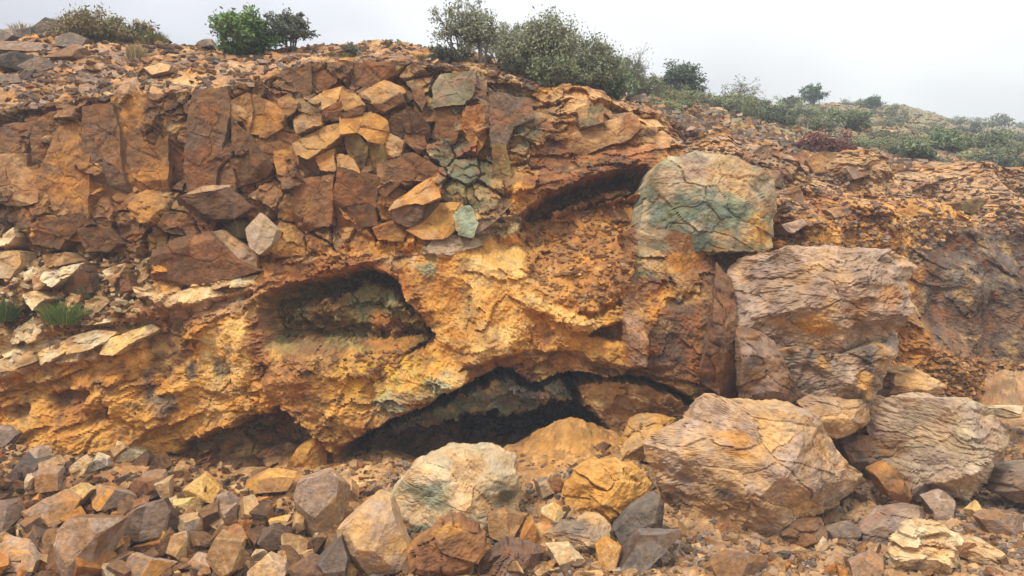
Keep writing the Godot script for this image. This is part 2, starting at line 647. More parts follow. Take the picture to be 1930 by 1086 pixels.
	feat("500,642 560,640 650,648 800,632 812,645 770,668 700,690 600,700 530,682", -0.15, 0, -1.4, 0.05, 0.06, "brown", "olive", 0.9, "M")
	feat("500,662 620,670 760,655 740,700 620,720 540,710", 0.0, 0, -0.6, 0.06, 0.08, "soil", "ochre", 0.9, "M")
	# niche, upper centre
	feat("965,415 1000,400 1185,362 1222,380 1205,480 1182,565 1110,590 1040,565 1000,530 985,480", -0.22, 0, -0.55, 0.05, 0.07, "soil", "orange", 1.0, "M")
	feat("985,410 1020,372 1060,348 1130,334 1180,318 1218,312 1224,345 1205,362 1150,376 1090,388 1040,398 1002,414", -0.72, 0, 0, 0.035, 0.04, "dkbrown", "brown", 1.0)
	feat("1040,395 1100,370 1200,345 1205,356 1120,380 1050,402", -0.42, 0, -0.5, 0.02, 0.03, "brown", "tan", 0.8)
	feat("1020,345 1100,322 1200,300 1190,316 1120,333 1040,362", 0.10, 0, 0.2, 0.03, 0.04, "rust", "dkbrown", 0.6)
	feat("890,470 985,440 990,560 960,700 890,700 860,600", 0.03, 0, -0.1, 0.08, 0.08, "paleoc", "ochre", 0.9, "M")
	feat("985,545 1010,555 1045,580 1110,600 1178,575 1178,605 1120,630 1080,622 1020,590 985,580", 0.14, 0, -0.1, 0.03, 0.05, "paleoc", "ochre", 0.9)
	feat("1110,632 1130,618 1176,606 1178,645 1150,640", -0.14, 0, 0, 0.025, 0.03, "soil", "dkbrown", 0.8)
	feat("980,664 1050,660 1100,674 1180,694 1300,700 1335,745 1230,722 1150,716 1050,710 1000,732 960,702 880,722 860,700", -0.10, 0, 0.3, 0.03, 0.04, "soil", "dkbrown", 0.9)
	feat("840,420 990,400 980,440 900,460 850,480 780,490 800,460", 0.03, 0, 0, 0.04, 0.06, "pinkgrey", "green", 0.85)
	feat("788,498 815,490 828,518 795,525", 0.03, 0, 0, 0.03, 0.03, "palegreen", "green", 0.9)
	feat("802,672 822,660 838,680 825,700 805,692", N, 0, 0, 0.03, 0.03, "yellow", "ochre", 0.9)
	feat("740,705 790,695 880,705 880,728 820,752 740,790 690,800 700,760", 0.06, 0, 0.1, 0.04, 0.06, "palegreen", "ochre", 0.85)
	feat("600,760 640,780 660,810 620,842 596,830", 0.0, 0, 0.2, 0.05, 0.06, "ochre", "brown", 0.8)
	for q in [["862,585 905,595 902,715 868,720 850,650", "brown"], ["560,700 605,690 610,760 575,770", "dkbrown"], ["700,590 770,640 760,690 700,680", "orange"], ["640,690 760,668 830,690 800,730 660,745", "yellow"], ["900,560 985,550 985,610 905,615", "paleoc"], ["1000,600 1060,620 1050,655 985,650", "rust"],
		["780,520 850,500 840,560 790,570", "rust"], ["120,700 260,690 260,730 110,740", "rust"], ["380,740 470,735 480,780 400,800", "paleoc"], ["200,790 300,770 310,830 220,850", "ochre"], ["0,740 80,720 90,745 0,770", "rust"], ["1060,500 1170,480 1170,540 1080,550", "rust"], ["700,480 790,470 790,500 700,505", "pinkgrey"]]:
		feat(q[0], N, 0, 0, 0.08, 0.14, q[1], "orange" if q[1] != "yellow" else "ochre", 0.65)
	feat("770,530 840,490 900,460 990,470 988,550 1100,620 1165,650 1000,655 890,700 720,730 700,690 810,640 830,580", N, 0, 0, 0.08, 0.1, "", "", 0.0, "M")
	# lower cave
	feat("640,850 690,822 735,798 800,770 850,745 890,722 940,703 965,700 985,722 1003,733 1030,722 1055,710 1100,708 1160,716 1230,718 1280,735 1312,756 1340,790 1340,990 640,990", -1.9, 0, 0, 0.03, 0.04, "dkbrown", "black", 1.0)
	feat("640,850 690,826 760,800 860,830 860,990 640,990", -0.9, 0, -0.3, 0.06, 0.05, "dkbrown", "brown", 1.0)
	feat("660,846 720,815 800,775 850,748 900,725 955,708 1000,738 1055,716 1090,738 1090,768 1042,775 1012,796 952,806 920,790 880,802 820,822 740,836 690,850", -0.34, -0.1, 0.55, 0.07, 0.07, "grey", "green", 1.0)
	feat("1092,722 1170,718 1240,728 1290,750 1322,785 1310,860 1160,870 1150,820 1122,795 1102,770", -0.24, 0.25, 0.35, 0.04, 0.05, "tan", "brown", 1.0, "M")
	# the pillar with green stains
	feat("1178,470 1215,440 1330,466 1386,480 1376,530 1352,610 1332,660 1290,692 1200,692 1178,640 1170,560", 0.12, -0.1, 0, 0.04, 0.05, "redbrown", "brown", 1.0, "M")
	feat("1185,440 1215,440 1250,480 1240,520 1190,530", 0.1, 0, 0, 0.04, 0.05, "green", "tan", 0.8, "M")
	feat("1215,560 1255,540 1280,560 1262,600 1215,612", 0.12, 0, 0, 0.04, 0.05, "orange", "ochre", 0.9)
	feat("1262,560 1310,540 1300,640 1290,690 1215,690 1215,620", 0.08, -0.1, 0, 0.04, 0.05, "dkbrown", "purple", 0.9, "M")
	feat("1172,540 1196,536 1214,640 1214,690 1182,690 1174,620", 0.2, 0, 0, 0.02, 0.02, "soil", "pinkgrey", 0.9, "M")
	feat("1320,470 1390,470 1392,620 1396,755 1330,735 1318,690 1340,590", 0.05, -0.5, 0, 0.04, 0.04, "dkbrown", "purple", 0.9, "M")
	feat("1320,640 1350,600 1350,690 1325,700", N, 0, 0, 0.04, 0.04, "redbrown", "brown", 0.7)
	feat("1190,690 1330,690 1400,750 1340,770 1240,725", 0.0, 0, 0.4, 0.04, 0.05, "brown", "dkbrown", 0.9)
	# right: flaky slope, dark wall, debris
	feat("1240,190 1400,215 1500,238 1700,250 2800,250 2800,420 1800,430 1700,410 1600,430 1460,420 1460,340 1300,290", N, 0, 0, 0.1, 0.1, "tan", "mauve", 1.0, "R")
	feat("1460,420 1700,380 1830,400 1800,470 1740,500 1500,470", N, 0, 0, 0.12, 0.12, "ochre", "orange", 0.9, "S")
	feat("1490,360 1660,360 1670,420 1520,430", N, 0, 0, 0.08, 0.1, "orange", "rust", 0.7, "S")
	feat("1560,300 1680,320 1900,345 1900,385 1720,372 1600,350", N, 0, 0, 0.08, 0.12, "mauve", "tan", 0.7, "S")
	feat("1700,380 1760,370 1800,420 1740,440", N, 0, 0, 0.08, 0.1, "orange", "ochre", 0.8, "M")
	feat("1400,275 1500,285 1560,320 1460,345 1400,310", N, 0, 0, 0.08, 0.1, "mauve", "brown", 0.7, "B")
	feat("1455,390 1500,380 1520,450 1460,460", -0.15, 0, 0, 0.05, 0.06, "rust", "brown", 0.8)
	feat("1720,450 1800,425 2000,440 2800,460 2800,720 1930,690 1850,682 1760,650 1700,600 1700,520", N, 0, 0, 0.1, 0.1, "dkbrown", "grey", 1.0, "M")
	feat("1770,600 1930,560 1940,690 1850,682 1780,660", N, 0, 0, 0.08, 0.08, "dkgrey", "brown", 0.7)
	feat("1760,662 1850,690 2000,690 2800,720 2800,980 1700,980 1740,760", N, 0, 0, 0.06, 0.06, "soil", "brown", 1.0, "R")
	feat("1640,560 1740,500 1760,640 1700,680 1640,640", N, 0, 0, 0.08, 0.08, "orange", "brown", 0.8)


func hill_pos(px: float, t: float) -> Vector3:
	var a := crest_point(px)
	var b := ridge_point(px)
	var p := a.lerp(b, t)
	p.y += 0.18 * sin(t * PI) * (1.0 - smoothstep(800.0, 1200.0, px))
	p.y += (0.10 * fbm.get_noise_2d(p.x * 0.7, p.z * 0.7) + 0.05 * fbm.get_noise_2d(p.x * 2.5, p.z * 2.5)) * smoothstep(0.0, 0.15, t)
	return p


func on_hill(px: float, py: float) -> Vector3:
	var best := 1e9
	var out := Vector3.ZERO
	for i in 61:
		var p := hill_pos(px, i / 60.0)
		var d := absf(to_px(p).y - py)
		if d < best:
			best = d
			out = p
	return out


func build_hill() -> void:
	var verts := PackedVector3Array()
	var cols := PackedColorArray()
	var rows := 110
	var nb := 8
	var px := -900.0
	var ids := []
	for i in range(0, XS.size(), 2):
		ids.append(i)
	for i in ids:
		while px < 2800.0 and crest_point(px).x < XS[i]:
			px += 2.0
		var k: int = i * NY + NY - 1
		var first := Vector3(XS[i], YV[k], ZV[k])
		var shift := first - crest_point(px)
		for j in rows:
			var t := j / float(rows - 1)
			var p := hill_pos(px, pow(t, lerpf(1.25, 2.0, smoothstep(1200.0, 1500.0, px))))
			p += shift * (1.0 - smoothstep(0.0, 0.25, t))
			facet(p.x / 0.17, p.z / 0.15, 401)
			var hk: float = H[2][fk]
			if j > 0:
				p.y += (hk - 0.5) * 0.06 * (1.0 - smoothstep(0.5, 1.0, t) * 0.3) + 0.03 * fine.get_noise_2d(p.x * 9.0, p.z * 9.0)
			verts.append(p)
			var green := smoothstep(1180.0, 1420.0, px) * smoothstep(0.1, 0.5, t + 0.35 * low.get_noise_2d(p.x * 0.7, p.z * 0.7))
			var c := pal("soil").lerp(pal("mauve"), clampf(0.35 + 0.8 * low.get_noise_2d(p.x * 1.5, p.z * 1.5) + 0.8 * (H[3][fk] - 0.5), 0.0, 1.0))
			var red := smoothstep(0.05, 0.4, fbm.get_noise_2d(p.x * 1.2 + 20.0, p.z * 1.2))
			c = c.lerp(pal("orange"), red * 0.5).lerp(pal("tan"), clampf(0.05 + low.get_noise_2d(p.x * 0.8, p.z * 0.8 + 50.0), 0.0, 0.7))
			c = c.lerp(lin(Color8(128, 128, 92)), green * 0.85)
			var g: float = 0.75 + 0.5 * H[4][fk]
			cols.append(Color(c.r * g, c.g * g, c.b * g))
		var last := verts[verts.size() - 1]
		for j in nb:
			var q := (j + 1) / float(nb)
			verts.append(last + Vector3(0, -0.4 * q - 2.0 * q * q + 0.2 * low.get_noise_2d(last.x, q * 9.0), -40.0 * q * q))
			cols.append(lin(Color8(140, 125, 95)))
	var R := rows + nb
	var idx := PackedInt32Array()
	for i in ids.size() - 1:
		for j in R - 1:
			var k := i * R + j
			idx.append_array([k, k + 1, k + R, k + 1, k + R + 1, k + R])
	M.hill = tag(commit("hillside", verts, cols, idx, M.rock, self), "stony hillside above the rock face, rising to the skyline", "", "", "structure")


func ground_y(x: float, z: float) -> float:
	return at(ground_field, x, z)


func on_ground(px: float, py: float) -> Vector3:
	var z := 4.4
	while z > -2.6:
		var p := W(px, py, z)
		if p.y < ground_y(p.x, p.z):
			return p
		z -= 0.03
	return W(px, py, 0.3)


func build_ground() -> void:
	var g := []
	for s in ["-900,830,.3 0,828,.4 150,845,.4 300,872,.35 450,892,.2 600,885,.2 700,870,.1 850,880,-.4 950,845,-1.2 1060,822,-.15 1120,815,-.15 1080,868,.4 1000,856,.1 1200,850,.1 1300,900,.5 1600,900,.55 1640,885,.3 1780,765,-.7 1930,705,-1.4 1930,800,-.5 1930,950,.7 1700,960,.9 2600,720,-1.6 2600,950,.5 2600,1086,2.1",
		"-900,1000,1.4 -300,1086,2.2 0,1000,1.45 0,1086,2.2 300,960,1.1 300,1086,2.2 600,960,1.1 600,1086,2.2 950,950,1.0 950,1086,2.2 1250,1000,1.45 1250,1086,2.2 1600,1010,1.5 1600,1086,2.2 1900,1086,2.2"]:
		for w in s.split(" "):
			var a: PackedStringArray = w.split(",")
			var p := W(float(a[0]), float(a[1]), float(a[2]))
			g.append(Vector3(p.x, p.z, p.y))
	for x in [-9, -6, -3, 0, 3, 6, 9]:
		g.append(Vector3(x, 3.3, -0.95))
		g.append(Vector3(x, 4.6, -1.15))
		g.append(Vector3(x, -2.4, -0.2 if x < 3 else 0.6))
	ground_field = make_field(g, -10.0, 12.0, -2.8, 5.2, 110, 60, 0.04)
	var verts := PackedVector3Array()
	var cols := PackedColorArray()
	var xs := PackedFloat32Array()
	var x := -160.0
	while x < 160.0:
		xs.append(x)
		x += 0.03 if x > -5.5 and x < 7.0 else (0.12 if x > -10.0 and x < 12.0 else 8.0)
	var zs := PackedFloat32Array()
	var z := -2.7
	while z < 160.0:
		zs.append(z)
		z += 0.03 if z < 3.2 else (0.2 if z < 5.4 else 8.0)
	for xx in xs:
		for zz in zs:
			var y := ground_y(xx, zz)
			facet(xx / 0.09, zz / 0.08, 601)
			y += (H[2][fk] - 0.5) * 0.05
			var hk: float = H[3][fk]
			var tone: float = 0.72 + 0.5 * H[4][fk]
			facet(xx / 0.035, zz / 0.03, 607)
			y += (H[2][fk] - 0.5) * 0.02 + 0.05 * fbm.get_noise_2d(xx * 1.7, zz * 1.7)
			var pile := smoothstep(-1.2, -2.0, xx) * smoothstep(0.7, 1.2, zz) * smoothstep(3.6, 2.6, zz)
			y -= 0.09 * pile
			y += 0.2 * exp(-((xx - 0.6) * (xx - 0.6) / 0.14 + (zz + 0.05) * (zz + 0.05) / 0.10))
			verts.append(Vector3(xx, y, zz))
			var c := pal("soil").lerp(pal("tan"), clampf(hk + 0.8 * low.get_noise_2d(xx * 1.3, zz * 1.3), 0.0, 1.0))
			c = c.lerp(pal("mauve"), clampf(smoothstep(0.8, 2.2, xx) * 0.6, 0.0, 1.0) * H[4][fk])
			c = c.lerp(pal("dkbrown"), pile * 0.6)
			c = c.lerp(pal("grey"), 0.8 * exp(-((xx - 1.45) * (xx - 1.45) / 0.05 + (zz - 1.75) * (zz - 1.75) / 0.12)))
			var sand := exp(-((xx - 0.6) * (xx - 0.6) / 0.22 + (zz - 0.05) * (zz - 0.05) / 0.3))
			c = c.lerp(pal("ochre").lerp(pal("soil"), 0.45), clampf(sand * 1.3, 0.0, 0.85))
			cols.append(Color(c.r * tone, c.g * tone, c.b * tone))
	var nz := zs.size()
	var idx := PackedInt32Array()
	idx.resize((xs.size() - 1) * (nz - 1) * 6)
	var o := 0
	for i in xs.size() - 1:
		for j in nz - 1:
			var k := i * nz + j
			for q in [k, k + nz, k + 1, k + 1, k + nz, k + nz + 1]:
				idx[o] = q
				o += 1
	tag(commit("ground", verts, cols, idx, M.rock, self), "stony brown ground at the foot of the rock face", "", "", "structure")


# ------------------------------------------------------------------ rocks

# A rough rock whose silhouette is the outline (metres, round its centre); front facets are planes z = d - gx*x - gy*y.
func rough_rock(called: String, outline: PackedVector2Array, c: Vector3, front: float, back: float, power: float, facets: Array, o: Dictionary, parent: Node3D) -> MeshInstance3D:
	var n := outline.size()
	var per := 0.0
	for i in n:
		per += outline[i].distance_to(outline[(i + 1) % n])
	var step: float = o.get("step", 0.02)
	var mm := clampi(int(per / step), 24, 260)
	var ring := PackedVector2Array()
	var i := 0
	var acc := 0.0
	var seg := outline[0].distance_to(outline[1])
	var sd: int = o.get("seed", 0)
	for k in mm:
		var want := per * k / mm
		while acc + seg < want and i < n - 1:
			acc += seg
			i += 1
			seg = outline[i].distance_to(outline[(i + 1) % n])
		ring.append(outline[i].lerp(outline[(i + 1) % n], clampf((want - acc) / seg, 0.0, 1.0)))
	# round the traced corners a little
	var soft := ring.duplicate()
	for k in mm:
		soft[k] = ring[k] * 0.5 + (ring[(k + 1) % mm] + ring[(k + mm - 1) % mm]) * 0.25
	if not o.get("crisp", false):
		ring = soft
	var rad := per / TAU
	var fs := PackedFloat32Array([0.0])
	var nr := clampi(int(rad / step), 5, 60)
	for k in range(1, nr + 1):
		fs.append(0.94 * k / nr)
	fs.append_array([0.965, 0.985, 0.997, 1.0])
	var rough: float = o.get("rough", 0.03)
	var strata: float = o.get("strata", 0.0)
	var dip: float = o.get("dip", 0.0)
	var flake: float = o.get("flake", 0.0)
	var zone: float = o.get("zone", 0.0)
	var ca := pal(o.a).lerp(pal("brown"), zone)
	var cb := pal(o.b).lerp(pal("dkbrown").lerp(pal("soil"), 0.5), zone)
	var cc := pal(o.get("c", "rust"))
	var amt: float = o.get("cm", 0.35)
	var spots: Array = o.get("spots", [])
	var verts := PackedVector3Array()
	var cols := PackedColorArray()
	var h2: PackedFloat32Array = H[2]
	var h3: PackedFloat32Array = H[3]
	var h4: PackedFloat32Array = H[4]
	var nback := 7 if back > 0.0 else 2
	var rings := fs.size() + nback
	for r in rings:
		for k in mm:
			var f := 0.0
			var z := 0.0
			if r < fs.size():
				f = fs[r]
				z = front * pow(maxf(1.0 - pow(f, power), 0.0), 1.0 / power)
			elif back > 0.0:
				var a := (r - fs.size() + 1) / float(nback) * PI * 0.5
				f = cos(a)
				z = -back * sin(a)
			else:
				f = 1.0
				z = back * (r - fs.size() + 1) / 2.0
			var p2 := ring[k] * f
			var own := 0
			for q in facets.size():
				var cut: float = facets[q][0] - facets[q][1] * p2.x - facets[q][2] * p2.y
				if cut < z:
					z = cut
					own = q + 1
			var p := Vector3(p2.x, p2.y, z)
			var w := p + c + Vector3(sd * 3.1, 0, 0)
			var dir := Vector3(p.x, p.y, p.z + back * 0.2).normalized()
			if r < fs.size():
				dir = (dir + Vector3(0, 0, 1.2 * (1.0 - pow(f, 4.0)))).normalized()
			var dsp := rough * (fbm.get_noise_3d(w.x * 2.4, w.y * 2.4, w.z * 2.4) * 1.2 + 0.22 * fine.get_noise_3d(w.x * 9.0, w.y * 9.0, w.z * 9.0) + 0.10 * fine.get_noise_3d(w.x * 26.0, w.y * 26.0, w.z * 26.0))
			var tone := 0.5
			var tint := 0.5
			if strata > 0.0:
				var yy := w.y - dip * w.x + 0.16 * fbm.get_noise_2d(w.x * 1.1, w.y * 1.3)
				facet(w.x / 0.46 + w.z * 2.0 + 1.2 * low.get_noise_3d(w.x * 3.0, w.y * 3.0, w.z), yy / 0.085 - w.z * 1.2, 31 + sd)
				dsp += strata * (0.4 + 1.2 * smoothstep(-0.3, 0.3, low.get_noise_3d(w.x * 2.0, w.y * 2.6, w.z * 2.0 + 8.0))) * ((h2[fk] - 0.5) - 0.5 * fdy - 0.5 * maxf(0.0, 1.0 - fe / 0.06))
				tone = h4[fk]
				tint = h3[fk]
				facet(w.x / 0.12 + w.z * 3.0, yy / 0.03, 37 + sd)
				dsp += strata * 0.4 * ((h2[fk] - 0.5) - 0.5 * fdy)
				tone = 0.5 * tone + 0.5 * h4[fk]
			if flake > 0.0:
				facet(w.x / 0.34 + w.z + 0.5 * low.get_noise_3d(w.x * 2.0, w.y * 2.0, w.z * 2.0), (w.y + 0.3 * w.x) / 0.24 - w.z, 41 + sd)
				dsp += flake * ((h2[fk] - 0.5) + 1.6 * fdx * (h3[fk] - 0.5) + 1.6 * fdy * (h4[fk] - 0.55) - 0.9 * maxf(0.0, 1.0 - fe / 0.045))
				tone = h4[fk]
				tint = h3[fk]
			p += dir * dsp
			verts.append(p)
			var t := clampf(0.5 + 0.9 * low.get_noise_3d(w.x * 2.6, w.y * 2.6, w.z * 2.6 + 5.0) + 0.6 * (tint - 0.5) + 0.7 * fine.get_noise_3d(w.x * 8.0, w.y * 8.0, w.z * 8.0), 0.0, 1.0)
			var col := ca.lerp(cb, t)
			var q := fbm.get_noise_3d(w.x * 2.2 + 13.0, w.y * 2.2, w.z * 2.2)
			if q > 0.05:
				col = col.lerp(cc, minf((q - 0.05) * 3.0, 1.0) * amt)
			for s in spots:
				var sp: Vector2 = s[0]
				var d := (p2 - sp).length() / float(s[1]) + 0.8 * fbm.get_noise_2d(w.x * 3.0, w.y * 5.0)
				if d < 1.0:
					col = col.lerp(pal(s[2]), smoothstep(1.0, 0.35, d) * 0.8)
			var g := 0.84 + 0.3 * tone + 0.2 * fine.get_noise_3d(w.x * 30.0, w.y * 30.0, w.z * 30.0)
			cols.append(Color(col.r * g, col.g * g, col.b * g))
	var idx := PackedInt32Array()
	for r in rings - 1:
		for k in mm:
			var a := r * mm + k
			var b := r * mm + (k + 1) % mm
			idx.append_array([a, b, a + mm, b, b + mm, a + mm])
	var area := 0.0
	for k in mm:
		area += ring[k].cross(ring[(k + 1) % mm])
	if area < 0.0:
		idx.reverse()
	var mi := commit(called, verts, cols, idx, M.rock if o.get("flat", false) else M.rock, parent, PackedVector3Array() if o.get("flat", true) else smooth_normals(verts, idx))
	mi.position = c - (parent.position if parent != self else Vector3.ZERO)
	return mi


func outline_at(s: String, z: float) -> Array:
	var o := PackedVector2Array()
	var c := Vector2.ZERO
	for q in pts(s):
		var p := W(q.x, q.y, z)
		o.append(Vector2(p.x, p.y))
	var lo := o[0]
	var hi := o[0]
	for q in o:
		lo = lo.min(q)
		hi = hi.max(q)
		c += q
	c = (c / o.size() + (lo + hi) * 0.5) * 0.5
	for i in o.size():
		o[i] -= c
	return [o, Vector3(c.x, c.y, z), hi - lo]


